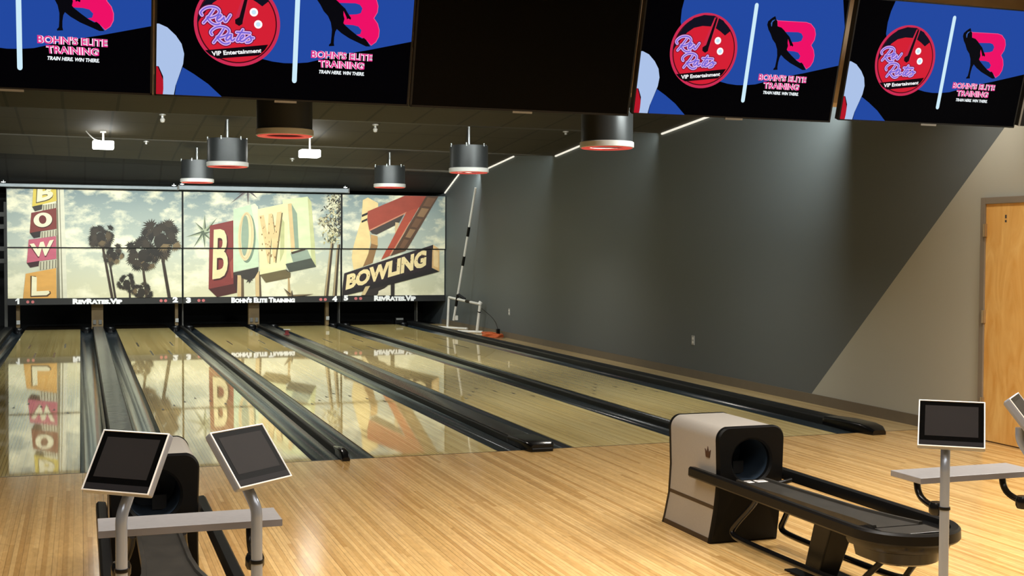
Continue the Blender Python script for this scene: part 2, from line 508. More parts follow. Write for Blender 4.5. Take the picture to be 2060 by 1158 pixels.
M['trimglow'] = emis('white_trim_glow', (236, 232, 220), 0.95)  # white trim, no lamp; concealed light on it is put in as emission
M['sprk'] = mat('sprinkler_chrome', (190, 188, 182), 0.3, metal=0.4)
M['rack'] = mat('rack_grey', (96, 94, 88), 0.5)
M['redplastic'] = mat('red_plastic', (110, 30, 30), 0.4)
def door_mat():
    m, nt, N, L, P = new_mat('maple_veneer_door')
    tc = N.new('ShaderNodeTexCoord')
    mp = N.new('ShaderNodeMapping'); mp.inputs['Scale'].default_value = (3, 3.2, 0.9)
    L.new(tc.outputs['Object'], mp.inputs['Vector'])
    nz = N.new('ShaderNodeTexNoise'); nz.inputs['Scale'].default_value = 2.2; nz.inputs['Detail'].default_value = 6; nz.inputs['Distortion'].default_value = 1.6
    L.new(mp.outputs[0], nz.inputs['Vector'])
    rp = N.new('ShaderNodeValToRGB'); e = rp.color_ramp.elements
    e[0].position = 0.3; e[1].position = 0.72
    e[0].color = lin((220, 164, 84)); e[1].color = lin((240, 198, 122))
    L.new(nz.outputs['Fac'], rp.inputs['Fac']); L.new(rp.outputs['Color'], P.inputs['Base Color'])
    P.inputs['Roughness'].default_value = 0.35
    return m
M['door'] = door_mat()

# ------------------------------------------------------------------ lane layout (metres; foul line at Y = 0)
LW, GW, GN = 1.0541, 0.6993, 0.5156
L3 = 0.0; R3 = LW; L4 = R3 + GW; R4 = L4 + LW; L5 = R4 + GN; R5 = L5 + LW
R2 = -GN; L2 = R2 - LW; R1 = L2 - GW; L1 = R1 - LW
LANES = [(L1, R1), (L2, R2), (L3, R3), (L4, R4), (L5, R5)]
LEND, DEND = 17.04, 18.35
GUT = 0.235
WX = 5.42          # right wall
WLX = -4.6         # left wall
YB = 18.7          # back wall
YF = -13.0         # wall behind the camera

# ------------------------------------------------------------------ room shell
RS = R5 + GUT + 0.19                                # right rail ends here, wood strip starts
LS = L1 - GUT - 0.16
fl = MB()
fl.box(WLX, WX, YF, 0.0, -0.14, 0.0)
fo = struct('floor', fl, M['approach'])
fm = MB(); fm.box(LS, WX, -0.012, 0.003, -0.02, 0.0006)
obj('foul_line', fm, M['mark'], fo, base=(0, 0, 0))
st = MB(); st.box(RS, WX, 0.0, 17.0, -0.14, 0.0)
struct('floor_side_strip', st, M['side_wood'])
st = MB(); st.box(WLX, LS, 0.0, 17.0, -0.14, 0.0)
struct('floor_left_strip', st, M['blackm'])
st = MB(); st.box(LS, RS, 0.0, YB, -0.24, -0.14); st.box(WLX, LS, 17.0, YB, -0.24, -0.0); st.box(RS, WX, 17.0, YB, -0.24, -0.02)
struct('floor_slab', st, M['blackm'])

w = MB(); w.box(WX, WX + 0.2, YF, YB, -0.24, 4.1)
wall_right = struct('wall_right', w, M['wallr'])
w = MB(); w.box(WLX - 0.2, WLX, YF, YB, -0.24, 4.1)
struct('wall_left', w, M['walldark'])
w = MB(); w.box(WLX, WX, YB, YB + 0.2, -0.24, 4.1)
struct('wall_back', w, M['wallback'])
w = MB(); w.box(WLX, WX, YF - 0.2, YF, -0.14, 4.1)
struct('wall_front', w, M['front'])
b = MB(); b.box(WX - 0.015, WX, -0.62, 17.0, 0.0, 0.108)
struct('baseboard_right', b, M['taupe_trim'])

# ceiling: saw-tooth bays over the lanes (profile on the right wall; the left side sits a little higher at the back)
PROF = [(1.86, 3.075), (3.6, 3.50), (5.884, 3.317), (7.70, 3.478), (10.0, 3.286), (12.14, 3.431), (14.5, 3.235), (15.70, 3.292)]
LIFT = [0, 0, 0.02, 0.05, 0.09, 0.10, 0.16, 0.19]
PROF[0] = (0.9, 3.36)
c = MB()
for i in range(len(PROF) - 1):
    (ya, za), (yb, zb) = PROF[i], PROF[i + 1]
    la, lb = LIFT[i], LIFT[i + 1]
    t = 0.05
    v = [(WLX, ya, za + la), (WX, ya, za), (WX, yb, zb), (WLX, yb, zb + lb)]
    v += [(p[0], p[1], p[2] + t) for p in v]
    c.add(v, [(3, 2, 1, 0), (4, 5, 6, 7), (0, 1, 5, 4), (1, 2, 6, 5), (2, 3, 7, 6), (3, 0, 4, 7)])
ceil = struct('ceiling', c, M['ceil'])
c = MB()
(ya, za), (yb, zb) = PROF[-1], (16.83, 2.93)
v = [(WLX, ya, za + .19), (WX, ya, za), (WX, yb, zb), (WLX, yb, zb)]
v += [(p[0], p[1] + .02, p[2] + .05) for p in v]
c.add(v, [(3, 2, 1, 0), (4, 5, 6, 7), (0, 1, 5, 4), (1, 2, 6, 5), (2, 3, 7, 6), (3, 0, 4, 7)])
c.box(WLX, WX, 16.84, YB, 2.93, 2.98)
struct('ceiling_back_slope', c, M['ceilback'])
c = MB(); c.box(WLX, WX, YF, -1.2, 4.0, 4.1)
struct('ceiling_front', c, M['ceilfront'])
c = MB(); c.box(WLX, WX, -1.45, -1.2, 2.86, 4.0); 
struct('beam_bulkhead', c, M['beige'])
c = MB(); c.box(WLX, WX, -1.2, 0.9, 3.36, 3.41)
struct('ceiling_bay_front', c, M['ceil'])

# slanted white trim on the right wall; light falling on it painted as glow
k = 0
for (ya, za), (yb, zb) in (((14.45, 3.232), (12.14, 3.428)), ((9.98, 3.286), (7.70, 3.474)), ((5.87, 3.317), (3.6, 3.496)), ((16.8, 2.93), (15.72, 3.288))):
    e = MB(); d = Vector((0, yb - ya, zb - za)).normalized(); n = Vector((0, -d.z, d.y)) * -1
    if n.z > 0: n = -n
    p0 = Vector((WX - 0.012, ya, za)); p1 = Vector((WX - 0.012, yb, zb))
    e.obox((p0 + p1) / 2 + n * 0.010, Vector((1, 0, 0)), d, n, 0.011, (p1 - p0).length / 2, 0.011)
    k += 1
    struct('trim_%d' % k, e, M['trimglow'])

# door on the right wall
DZ = 2.12
d = MB(); d.box(WX - 0.03, WX + 0.01, -1.72, -0.76, 0.012, DZ)
dr = struct('door_1', d, M['door'], base=(0, 0, 0))
f = MB()
f.box(WX - 0.045, WX, -0.76, -0.70, 0.0, DZ + 0.06); f.box(WX - 0.045, WX, -1.78, -1.72, 0.0, DZ + 0.06); f.box(WX - 0.045, WX, -1.72, -0.76, DZ, DZ + 0.06)
obj('door_frame', f, M['jamb'], dr, base=(0, 0, 0), bevel=0.004)
for z in (1.83, 1.06, 0.28):
    h = MB(); h.box(WX - 0.056, WX - 0.03, -0.775, -0.745, z, z + 0.115); h.tube([(WX - .056, -.757, z), (WX - .056, -.757, z + .115)], .009, 8)
    obj('hinge', h, M['brass'], dr, base=(0, 0, 0))
h = MB(); h.box(WX - 0.032, WX - 0.03, -1.02, -1.0, 1.99, 2.02); h.box(WX - 0.032, WX - 0.03, -1.02, -1.0, 1.955, 1.975)
obj('number_mark', h, M['ink'], dr, base=(0, 0, 0))

# ------------------------------------------------------------------ lanes, gutters, dividers
ordw = ['first', 'second', 'third', 'fourth', 'fifth']
lane_lab = ['pale wood bowling lane under the sign panel numbered 1',
            'pale wood bowling lane ending below the number 2',
            'pale wood bowling lane ending below the number 3',
            'pale wood bowling lane ending below the number 4',
            'pale wood bowling lane nearest the grey wall, below the number 5']
for i, (a, bb) in enumerate(LANES):
    cx = (a + bb) / 2
    t = thing('bowling_lane', lane_lab[i], 'bowling lane', (cx, 0, -0.06), 'bowling lanes')
    m = MB(); m.box(a, bb, 0.004, LEND, -0.06, 0.0)
    obj('lane_bed', m, M['lane'], t)
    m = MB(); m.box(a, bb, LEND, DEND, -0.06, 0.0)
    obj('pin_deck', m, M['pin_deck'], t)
    ft = 0.3048
    for s in (-1, 1):
        for off, y0, y1 in ((0.135, 34 * ft, 37 * ft), (0.27, 40 * ft, 43 * ft)):
            x = cx + s * off * LW
            m = MB(); m.box(x - 0.014, x + 0.014, y0, y1, 0.0, 0.0008)
            obj('lane_dash', m, M['mark'], t)
    for q in range(-3, 4):
        x = cx + q * 5 * LW / 39; y = 4.55 - abs(q) * 0.3
        m = MB(); m.add([(x - 0.016, y - 0.1, 0.0008), (x + 0.016, y - 0.1, 0.0008), (x, y + 0.05, 0.0008)], [(0, 1, 2)])
        obj('aiming_arrow', m, M['mark'], t)

gut_lab = {(0, -1): 'slate grey gutter along the far left lane 1, by the dark wall', (0, 1): 'slate grey gutter between lane 1 and the wide grey divider',
           (1, -1): 'slate grey gutter between the wide grey divider and lane 2', (1, 1): 'slate grey gutter on the right of lane 2, left of the thin ridge',
           (2, -1): 'slate grey gutter on the left of lane 3, right of the thin ridge', (2, 1): 'slate grey gutter on the right of lane 3, left of the wide black divider',
           (3, -1): 'slate grey gutter on the left of lane 4, right of the wide black divider', (3, 1): 'slate grey gutter on the right of lane 4, left of the thin divider',
           (4, -1): 'slate grey gutter on the left of lane 5, right of the thin divider', (4, 1): 'slate grey gutter on the right of lane 5, along the black side rail'}
for i, (a, bb) in enumerate(LANES):
    for s in (-1, 1):
        x0 = a - GUT if s < 0 else bb
        x1 = x0 + GUT
        pr = []
        for kx in range(13):
            u = kx / 12
            pr.append((x0 + 0.004 + (GUT - 0.008) * u, -0.006 - 0.062 * math.sin(PI * u) ** 0.55))
        out = [(x, z - 0.012) for x, z in reversed(pr)]
        m = MB(); m.prism_y(pr + out, 0.004, LEND + 0.1)
        t = obj('lane_gutter', m, M['gutter'], None, base=((x0 + x1) / 2, 0, -0.08), smooth=35)
        tag(t, gut_lab[(i, s)], 'gutter', 'lane gutters')
        m = MB(); m.lathe([(0.09, -0.07), (0.1, 0.02), (0.09, 0.05), (0.05, 0.065), (0.0, 0.066)], (x0 + x1) / 2, 16.9, 24)
        obj('gutter_guard', m, M['black_gloss'], t, smooth=50)

def rnd_prof(x0, x1, z0, z1, r, n=4):
    p = [(x0, z0)]
    for k in range(n + 1):
        t = PI - (PI / 2) * k / n
        p.append((x0 + r + r * math.cos(t), z1 - r + r * math.sin(t)))
    for k in range(n + 1):
        t = PI / 2 - (PI / 2) * k / n
        p.append((x1 - r + r * math.cos(t), z1 - r + r * math.sin(t)))
    p.append((x1, z0))
    return p

def wide_divider(x0, x1, m_top, label, cap=True):
    t = thing('lane_divider', label, 'lane divider', ((x0 + x1) / 2, 0, -0.07), 'lane dividers')
    m = MB(); m.prism_y(rnd_prof(x0 + .003, x1 - .003, -0.12, 0.052, 0.014), 0.1, LEND)
    obj('divider_body', m, M['black'], t, smooth=40)
    m = MB(); m.prism_y(rnd_prof(x0 + 0.02, x1 - 0.02, 0.0525, 0.06, 0.004), 0.12, LEND - .05)
    obj('divider_top', m, m_top, t, smooth=40)
    m = MB()
    rings = []
    for y, gx, z1 in ((0.42, 0.0, 0.066), (0.1, 0.0, 0.078), (0.0, 0.0, 0.078), (-0.1, -0.012, 0.074), (-0.13, -0.03, 0.06)):
        rings.append([(x, y, z) for x, z in rnd_prof(x0 - 0.01 - gx, x1 + 0.01 + gx, 0.002, z1, 0.02)])
    m.loft(rings)
    e = obj('end_cap', m, M['black_gloss'], t, smooth=40)
    m = MB(); m.box(x0 + 0.02, x1 - 0.02, -0.142, -0.12, 0.002, 0.034)
    sub('end_foot', m, M['black'], e, t.location, bevel=0.008)
    return t

wd1 = wide_divider(R1 + GUT, L2 - GUT, M['capgrey'], 'wide grey topped lane divider between lanes 1 and 2')
wd2 = wide_divider(R3 + GUT, L4 - GUT, M['cap'], 'wide black lane divider with blunt end cap between lanes 3 and 4')

def thin_divider(x0, x1, label):
    t = thing('lane_divider', label, 'lane divider', ((x0 + x1) / 2, 0, -0.07), 'lane dividers')
    m = MB(); m.prism_y(rnd_prof(x0 - .003, x1 + .003, -0.12, 0.055, 0.018), 0.12, LEND)
    obj('divider_body', m, M['rail'], t, smooth=40)
    m = MB(); rings = []
    for y, g, z1 in ((0.45, -.004, 0.046), (0.2, 0.004, 0.075), (0.06, 0.008, 0.085), (-0.05, 0.01, 0.07), (-0.1, 0.008, 0.03)):
        rings.append([(x, y, z) for x, z in rnd_prof(x0 - g, x1 + g, 0.002, z1, 0.018)])
    m.loft(rings)
    obj('end_cap', m, M['black_gloss'], t, smooth=40)
    return t
thin_divider(R2 + GUT, L3 - GUT, 'thin black ridge dividing lanes 2 and 3')
thin_divider(R4 + GUT, L5 - GUT, 'thin black ridge dividing lanes 4 and 5')

def side_rail(x0, x1, label, s):
    t = thing('side_rail', label, 'side rail', ((x0 + x1) / 2, 0, -0.07), 'side rails')
    m = MB(); m.prism_y(rnd_prof(x0, x1, -0.12, 0.075, 0.02), 0.25, LEND)
    obj('rail_body', m, M['rail'], t, smooth=40)
    m = MB(); rings = []
    for y, g, z1 in ((0.6, 0.0, 0.077), (0.3, 0.012, 0.09), (0.0, 0.015, 0.088), (-0.12, 0.0, 0.075), (-0.19, -0.025, 0.045)):
        rings.append([(x, y, z) for x, z in rnd_prof(x0 - g, x1 + g, 0.002, z1, 0.024)])
    m.loft(rings)
    obj('end_cap', m, M['black_gloss'], t, smooth=40)
    return t
side_rail(R5 + GUT, RS, 'long black side rail between lane 5 and the grey wall', 1)
lr = side_rail(LS, L1 - GUT, 'black side rail left of lane 1, beside the dark wall', -1)

# small reset sensor standing on the wide black divider
t = thing('ball_sensor', 'small dark red sensor with pale top on the wide black divider', 'sensor', (1.40, 13.55, 0.06))
m = MB(); m.box(1.345, 1.455, 13.5, 13.6, 0.06, 0.075); m.box(1.37, 1.43, 13.52, 13.58, 0.075, 0.15)
obj('sensor_body', m, M['redplastic'], t, bevel=0.006)
m = MB(); m.box(1.34, 1.46, 13.5, 13.6, 0.15, 0.165)
obj('sensor_cap', m, M['plate'], t, bevel=0.004)

# division posts and pit under the panels
posts = [(-2.05, -1.82, 0.07, 'wide tan post between lanes 1 and 2 under the sign panels', True),
         (1.13, 1.36, 0.07, 'wide tan post between lanes 3 and 4 under the sign panels', True),
         (-3.49, -3.42, 0.13, 'narrow tan post left of lane 1 under the sign panels', False),
         (-0.39, -0.325, 0.10, 'narrow tan post between lanes 2 and 3 under the sign panels', False),
         (2.79, 2.86, 0.10, 'narrow tan post between lanes 4 and 5 under the sign panels', False)]
for x0, x1, z0, lab, wide in posts:
    t = thing('division_post', lab, 'post', ((x0 + x1) / 2, 17.1, 0.0), 'posts under the sign panels')
    m = MB(); m.box(x0, x1, 17.06, 17.22, 0.001, 0.60)
    obj('post_body', m, M['post'], t, bevel=0.004)
    if wide:
        for s in (-1, 1):
            cx = (x0 + x1) / 2 + s * 0.055
            m = MB(); m.box(cx - 0.03, cx + 0.03, 17.03, 17.06, 0.10, 0.19)
            obj('post_fixture', m, M['rack'], t, bevel=0.004)
    else:
        m = MB(); m.box(x0 + 0.005, x1 + 0.005, 17.02, 17.06, 0.12, 0.2)
        obj('post_fixture', m, M['plate'], t, bevel=0.004)
# thin dark kickback uprights
for x, lab in ((-0.225, 'thin dark upright right of the narrow post by lane 3'), (3.11, 'thin dark upright at the left edge of lane 5'), (4.87, 'thin dark upright right of lane 5 by the grey wall')):
    m = MB(); m.box(x - 0.012, x + 0.012, 17.15, 17.35, 0.001, 0.60)
    tag(obj('kickback_upright', m, M['rack'], None, base=(x, 17.1, 0)), lab, 'upright', 'thin uprights under the sign panels')
t = thing('pin_sensor_box', 'small dark box with a pale label right of the end of lane 5', 'box', (4.47, 17.25, 0.0))
m = MB(); m.box(4.38, 4.58, 17.18, 17.34, 0.001, 0.15); obj('box_body', m, M['black'], t, bevel=0.01)
m = MB(); m.box(4.40, 4.56, 17.175, 17.18, 0.09, 0.13); obj('box_label', m, M['plate'], t)

# ------------------------------------------------------------------ picture panels at the lane ends
YM = 16.76
def atm(x, y):
    d = ray(x, y); t = (YM - CAM.y) / d.y
    P = CAM + d * t
    return (P.x, P.z)
def crop(ox, oy, s):
    return lambda x, y: atm(ox + x / s, oy + y / s)

rr = random.Random(3)
def palm(pc, cx, cy, r, dark=(44, 37, 29), n=26, layer=5):
    """a fan palm crown: ragged fan leaves on stalks, darker above, straw coloured below"""
    pc.ell((cx, cy + 0.1 * r), 0.3 * r, 0.34 * r, dark, layer, n=14)
    for k in range(n):
        a = 2 * PI * (k * 0.618 % 1.0) + rr.uniform(-0.2, 0.2); q = rr.uniform(0.3, 0.74) * r
        ox, oy = cx + math.cos(a) * q, cy + math.sin(a) * q * 0.9
        fr = rr.uniform(0.25, 0.38) * r; tips = 8
        pc.poly([(cx - 4, cy), (cx + 4, cy), (ox + 3, oy), (ox - 3, oy)], dark, layer)
        pts = []
        for j in range(tips * 2 + 1):
            th = a - 1.45 + 2.9 * j / (tips * 2)
            rad = fr * (rr.uniform(0.85, 1.15) if j % 2 == 0 else rr.uniform(0.45, 0.6))
            pts.append((ox + math.cos(th) * rad, oy + math.sin(th) * rad + (0.12 * fr if j % 2 == 0 else 0)))
        pts.append((ox - math.cos(a) * fr * 0.3, oy - math.sin(a) * fr * 0.3))
        if rr.random() < 0.85 or oy < cy - 0.15 * r: g = rr.uniform(0.7, 1.5); colr = (dark[0] * g, dark[1] * g, dark[2] * g)
        else: g = rr.uniform(1.9, 3.0); colr = (dark[0] * g, dark[1] * g, dark[2] * g * 0.9)
        pc.poly(pts, colr, layer)

def shag(pc, cx, cy, w, h, cols, n, layer):
    for k in range(n):
        x = cx + rr.gauss(0, 0.45) * w; y = cy + rr.uniform(-0.5, 0.5) * h
        a = rr.uniform(0.2, 2.9); l = rr.uniform(18, 60); b = rr.uniform(4, 11)
        dx, dy = math.cos(a) * l, math.sin(a) * l
        nx, ny = -math.sin(a) * b, math.cos(a) * b
        pc.poly([(x - nx, y - ny), (x + nx, y + ny), (x + dx, y + dy)], cols[k % len(cols)], layer + k % 3)

CREAM = (248, 238, 200)
# --- unit 1 : tall BOWL pylon, palms
A = Pic(crop(30, 370, 4.825))
A.poly([(385, 40), (475, 40), (508, 1125), (398, 1125)], (226, 222, 198), 1)
A.poly([(400, 40), (414, 40), (440, 1125), (405, 1125)], (128, 122, 100), 2)
A.poly([(428, 40), (436, 40), (468, 1125), (455, 1125)], (150, 145, 122), 2)
for (x0, y0, x1, y1, h) in ((262, 205, 408, 185, 62), (247, 465, 408, 438, 60), (232, 755, 408, 730, 80)):
    A.poly([(x0, y0), (x1, y1), (x1, y1 + h), (x0, y0 + h)], (205, 198, 170), 2)
    for q in range(6):
        xx = x0 + 14 + (x1 - x0) * q / 6; yy = y0 + (y1 - y0) * q / 6
        A.poly([(xx, yy), (xx + 9, yy - 1), (xx + 7, yy + h), (xx - 2, yy + h)], (120, 112, 92), 3)
A.poly([(180, 40), (400, 40), (405, 165), (168, 220)], (226, 200, 84), 4)
A.poly([(168, 220), (268, 198), (262, 248), (195, 266)], (58, 54, 46), 4)
A.text('B', [(214, 18), (372, -2), (374, 152), (205, 188)], (70, 56, 30), 5, 0.05)
A.text('B', [(222, 20), (380, 0), (368, 142), (212, 178)], CREAM, 6, 0.04)
A.poly([(160, 280), (402, 232), (405, 435), (145, 475)], (128, 54, 48), 4)
A.poly([(145, 475), (252, 455), (245, 515), (185, 526)], (44, 36, 34), 4)
A.ell((276, 356), 92, 70, (60, 24, 20), 5, rot=-0.15)
A.ell((272, 348), 90, 70, CREAM, 6, rot=-0.15); A.ell((270, 345), 36, 42, (112, 44, 40), 7, rot=-0.15)
A.poly([(135, 540), (400, 505), (402, 725), (115, 765)], (198, 98, 118), 4)
A.poly([(115, 765), (238, 745), (230, 795), (150, 811)], (60, 34, 36), 4)
A.text('W', [(138, 592), (382, 548), (350, 702), (178, 722)], (110, 40, 56), 5, 0.05)
A.text('W', [(145, 582), (378, 540), (345, 690), (182, 708)], CREAM, 6, 0.05)
A.poly([(105, 870), (400, 815), (405, 1125), (78, 1125)], (226, 168, 86), 4)
A.poly([(150, 890), (205, 893), (204, 1050), (345, 1040), (350, 1062), (318, 1092), (150, 1097)], (90, 62, 30), 5)
A.poly([(165, 893), (213, 903), (211, 1040), (328, 1034), (338, 1056), (308, 1078), (160, 1084)], CREAM, 6)
Bp = Pic(crop(160, 430, 6.433))
def trunk(p, a, b, w0, w1, col, lay=4):
    p.poly([(a[0] - w0 / 2, a[1]), (a[0] + w0 / 2, a[1]), (b[0] + w1 / 2, b[1]), (b[0] - w1 / 2, b[1])], col, lay)
trunk(Bp, (300, 420), (425, 1095), 30, 34, (60, 46, 34)); trunk(Bp, (385, 590), (466, 1095), 24, 28, (54, 42, 32))
trunk(Bp, (812, 620), (872, 1095), 26, 38, (62, 48, 34)); trunk(Bp, (1058, 480), (1164, 1095), 36, 44, (56, 44, 34)); trunk(Bp, (648, 900), (652, 1095), 14, 26, (50, 40, 32))
palm(Bp, 275, 290, 225, n=24); palm(Bp, 440, 530, 175, n=18); palm(Bp, 830, 520, 265, n=26); palm(Bp, 1050, 320, 300, n=32); palm(Bp, 610, 890, 160, n=13); palm(Bp, 800, 1000, 165, n=18)
A.p += Bp.p
# --- unit 2 : BOWL blocks
C = Pic(crop(365, 380, 5.036))
def star(p, c0, tips, w, cols, lay):
    for i, tpt in enumerate(tips):
        dx, dy = tpt[0] - c0[0], tpt[1] - c0[1]; d = math.hypot(dx, dy); nx, ny = -dy / d * w, dx / d * w
        p.poly([c0, (c0[0] + nx, c0[1] + ny), tpt], cols[0], lay); p.poly([c0, (c0[0] - nx, c0[1] - ny), tpt], cols[1], lay)
star(C, (230, 440), [(135, 335), (232, 255), (360, 290), (35, 488), (115, 598), (235, 605), (300, 520), (310, 430)], 22, [(90, 100, 82), (168, 176, 146)], 2)
star(C, (672, 10), [(492, 148), (672, 160), (768, 96), (560, 60)], 16, [(84, 76, 78), (130, 122, 118)], 2)
C.poly([(285, 370), (522, 318), (526, 960), (275, 1012)], (134, 56, 52), 4)
C.poly([(275, 1012), (526, 960), (562, 1050), (360, 1094)], (78, 34, 32), 4)
C.poly([(526, 860), (568, 870), (562, 1050), (526, 960)], (64, 36, 36), 4)
C.poly([(490, 745), (524, 690), (524, 900), (505, 905)], (160, 78, 66), 5)
C.text('B', [(335, 428), (492, 412), (480, 905), (325, 930)], (72, 28, 26), 5, 0.03)
C.text('B', [(325, 412), (478, 398), (466, 890), (312, 915)], (238, 220, 168), 6, 0.02)
C.poly([(523, 205), (740, 148), (772, 180), (780, 788), (700, 802), (523, 842)], (206, 224, 190), 3)
C.poly([(700, 165), (740, 148), (772, 180), (780, 560)], (232, 238, 200), 4)
C.ell((668, 500), 80, 248, (126, 146, 124), 4, rot=0.03)
C.ell((650, 480), 80, 247, (228, 208, 160), 5, rot=0.03); C.ell((648, 476), 62, 228, (206, 176, 130), 6, rot=0.03); C.ell((650, 478), 56, 222, (234, 216, 170), 7, rot=0.03); C.ell((640, 472), 38, 205, (150, 168, 146), 8, rot=0.02)
C.poly([(525, 845), (780, 790), (778, 835), (740, 900), (692, 928), (610, 902), (600, 872), (525, 872)], (62, 56, 50), 5)
C.poly([(567, 870), (605, 870), (605, 1110), (567, 1110)], (218, 188, 138), 4); C.poly([(605, 870), (630, 880), (634, 1110), (605, 1110)], (104, 84, 60), 4)
C.poly([(745, 835), (785, 832), (790, 1110), (752, 1110)], (222, 192, 140), 4); C.poly([(785, 832), (800, 840), (812, 1110), (790, 1110)], (96, 78, 58), 4)
star(C, (688, 915), [(635, 905), (655, 950), (688, 962), (705, 950), (728, 925)], 12, [(60, 54, 48), (70, 62, 54)], 5)
D = Pic(crop(460, 380, 5.035))
D.poly([(290, 205), (560, 148), (600, 150), (580, 812), (315, 868)], (238, 232, 178), 4)
D.poly([(540, 110), (795, 78), (872, 702), (575, 757)], (224, 232, 184), 3)
D.poly([(795, 78), (832, 130), (886, 786), (836, 700)], (204, 206, 150), 4)
D.poly([(575, 760), (836, 700), (886, 786), (615, 842)], (76, 80, 70), 5)
D.poly([(625, 652), (790, 600), (836, 700), (652, 742)], (152, 166, 148), 5)
D.poly([(315, 868), (585, 815), (628, 850), (625, 897), (378, 947)], (112, 98, 64), 5)
D.poly([(580, 812), (615, 842), (628, 850), (585, 830)], (60, 58, 50), 6)
D.poly([(515, 250), (560, 340), (560, 640), (520, 740)], (196, 196, 140), 5)
D.text('W', [(315, 282), (545, 240), (522, 742), (372, 765)], (120, 104, 70), 5, 0.03)
D.text('W', [(305, 272), (532, 228), (508, 735), (358, 756)], (230, 202, 146), 6, 0.075)
for q in range(26):
    x, y = rr.uniform(315, 520), rr.uniform(280, 700)
    D.ell((x, y), rr.uniform(3, 7), rr.uniform(5, 14), (150, 104, 62), 7, n=7)
D.poly([(632, 150), (688, 250), (706, 610), (668, 612)], (144, 162, 140), 5)
D.poly([(595, 152), (632, 145), (668, 612), (630, 642)], (226, 196, 142), 6); D.poly([(630, 640), (770, 598), (778, 618), (640, 660)], (66, 54, 40), 6)
trunk(D, (1046, 540), (985, 1105), 30, 44, (72, 58, 44), 3); trunk(D, (1112, 560), (1072, 1105), 30, 44, (64, 52, 40), 3)
trunk(D, (1036, 540), (975, 1105), 14, 16, (186, 164, 122), 4); trunk(D, (1102, 560), (1062, 1105), 14, 16, (176, 156, 118), 4)
shag(D, 1060, 230, 90, 420, [(212, 202, 160), (92, 86, 62), (232, 226, 190), (52, 50, 42)], 190, 4)
shag(D, 1040, 460, 80, 150, [(196, 186, 130), (92, 88, 58), (226, 218, 178)], 70, 4); shag(D, 960, 320, 55, 90, [(206, 198, 158), (120, 110, 84)], 40, 4)
shag(D, 1122, 260, 26, 420, [(60, 56, 46), (48, 46, 40), (110, 102, 78)], 80, 5)
D.poly([(600, 900), (615, 900), (632, 1110), (600, 1110)], (190, 160, 112), 3)
star(D, (635, 1092), [(556, 1002), (862, 1062), (640, 1020)], 22, [(70, 58, 44), (130, 110, 78)], 4)
C.p += D.p
# --- unit 3 : 7 BOWLING with pin
Ep = Pic(crop(680, 380, 4.926))
Ep.poly([(240, 110), (290, 85), (392, 140), (392, 180), (300, 225), (280, 300), (305, 410), (318, 500), (300, 640), (245, 770), (155, 800), (135, 680), (150, 560), (190, 420), (225, 300), (235, 190)], (246, 216, 152), 2)
Ep.poly([(318, 450), (385, 468), (388, 560), (342, 732), (245, 770), (300, 640), (322, 540)], (150, 112, 70), 3)
Ep.poly([(318, 450), (385, 468), (388, 560), (322, 540)], (206, 162, 104), 4)
Ep.poly([(230, 256), (292, 230), (285, 256), (230, 279)], (36, 30, 26), 3); Ep.poly([(228, 316), (283, 290), (282, 311), (228, 336)], (36, 30, 26), 3)
Ep.poly([(288, 222), (700, 48), (890, 48), (800, 182), (672, 226), (302, 405), (285, 310)], (168, 70, 50), 5)
Ep.poly([(302, 405), (672, 226), (676, 238), (306, 418)], (214, 140, 108), 6)
Ep.poly([(306, 412), (648, 250), (596, 342), (376, 452), (332, 442)], (70, 60, 54), 5)
Ep.poly([(560, 330), (598, 335), (575, 430), (558, 440)], (224, 196, 148), 6)
Ep.poly([(672, 226), (795, 182), (512, 660), (425, 700)], (182, 78, 54), 6)
Ep.poly([(720, 310), (700, 330), (508, 655), (520, 655)], (222, 150, 112), 7)
Ep.poly([(872, 60), (995, 60), (668, 612), (520, 662), (795, 190)], (92, 64, 44), 5)
for q in range(5):
    t0 = q / 5; t1 = t0 + 0.16
    def lp(t, s): 
        x = 880 + (590 - 880) * t + s * (80 - 40 * t); y = 85 + (600 - 85) * t + s * 10
        return (x, y)
    Ep.poly([lp(t0, 0), lp(t0, 1), lp(t1, 1), lp(t1, 0)], (152, 116, 80) if q % 2 else (120, 84, 58), 6)
Ep.poly([(60, 835), (935, 552), (928, 782), (38, 1012)], (44, 32, 36), 7)
Ep.poly([(38, 1012), (928, 782), (1000, 817), (560, 935), (40, 1060)], (34, 28, 28), 7)
Ep.poly([(935, 552), (1002, 598), (1002, 817), (928, 778)], (228, 184, 124), 7); Ep.poly([(945, 600), (990, 620), (990, 780), (945, 760)], (240, 206, 150), 8)
Ep.text('BOWLING', [(88, 848), (878, 596), (868, 768), (72, 1002)], (250, 226, 168), 8, 0.055)
for q in range(22):
    u = rr.random(); Ep.ell((90 + 770 * u + rr.uniform(-10, 10), 925 - 240 * u + rr.uniform(-50, 50)), 4, 6, (150, 100, 56), 9, n=7)
Ep.poly([(520, 935), (560, 925), (558, 1070), (518, 1070)], (48, 40, 36), 6)
Ep.poly([(225, 1070), (265, 955), (400, 920), (530, 920), (360, 1070)], (50, 42, 38), 6)
Ep.poly([(228, 1050), (270, 965), (316, 958), (265, 1050)], (216, 192, 142), 8)
Ep.poly([(390, 1070), (400, 1010), (520, 955), (520, 1070)], (232, 222, 190), 7)

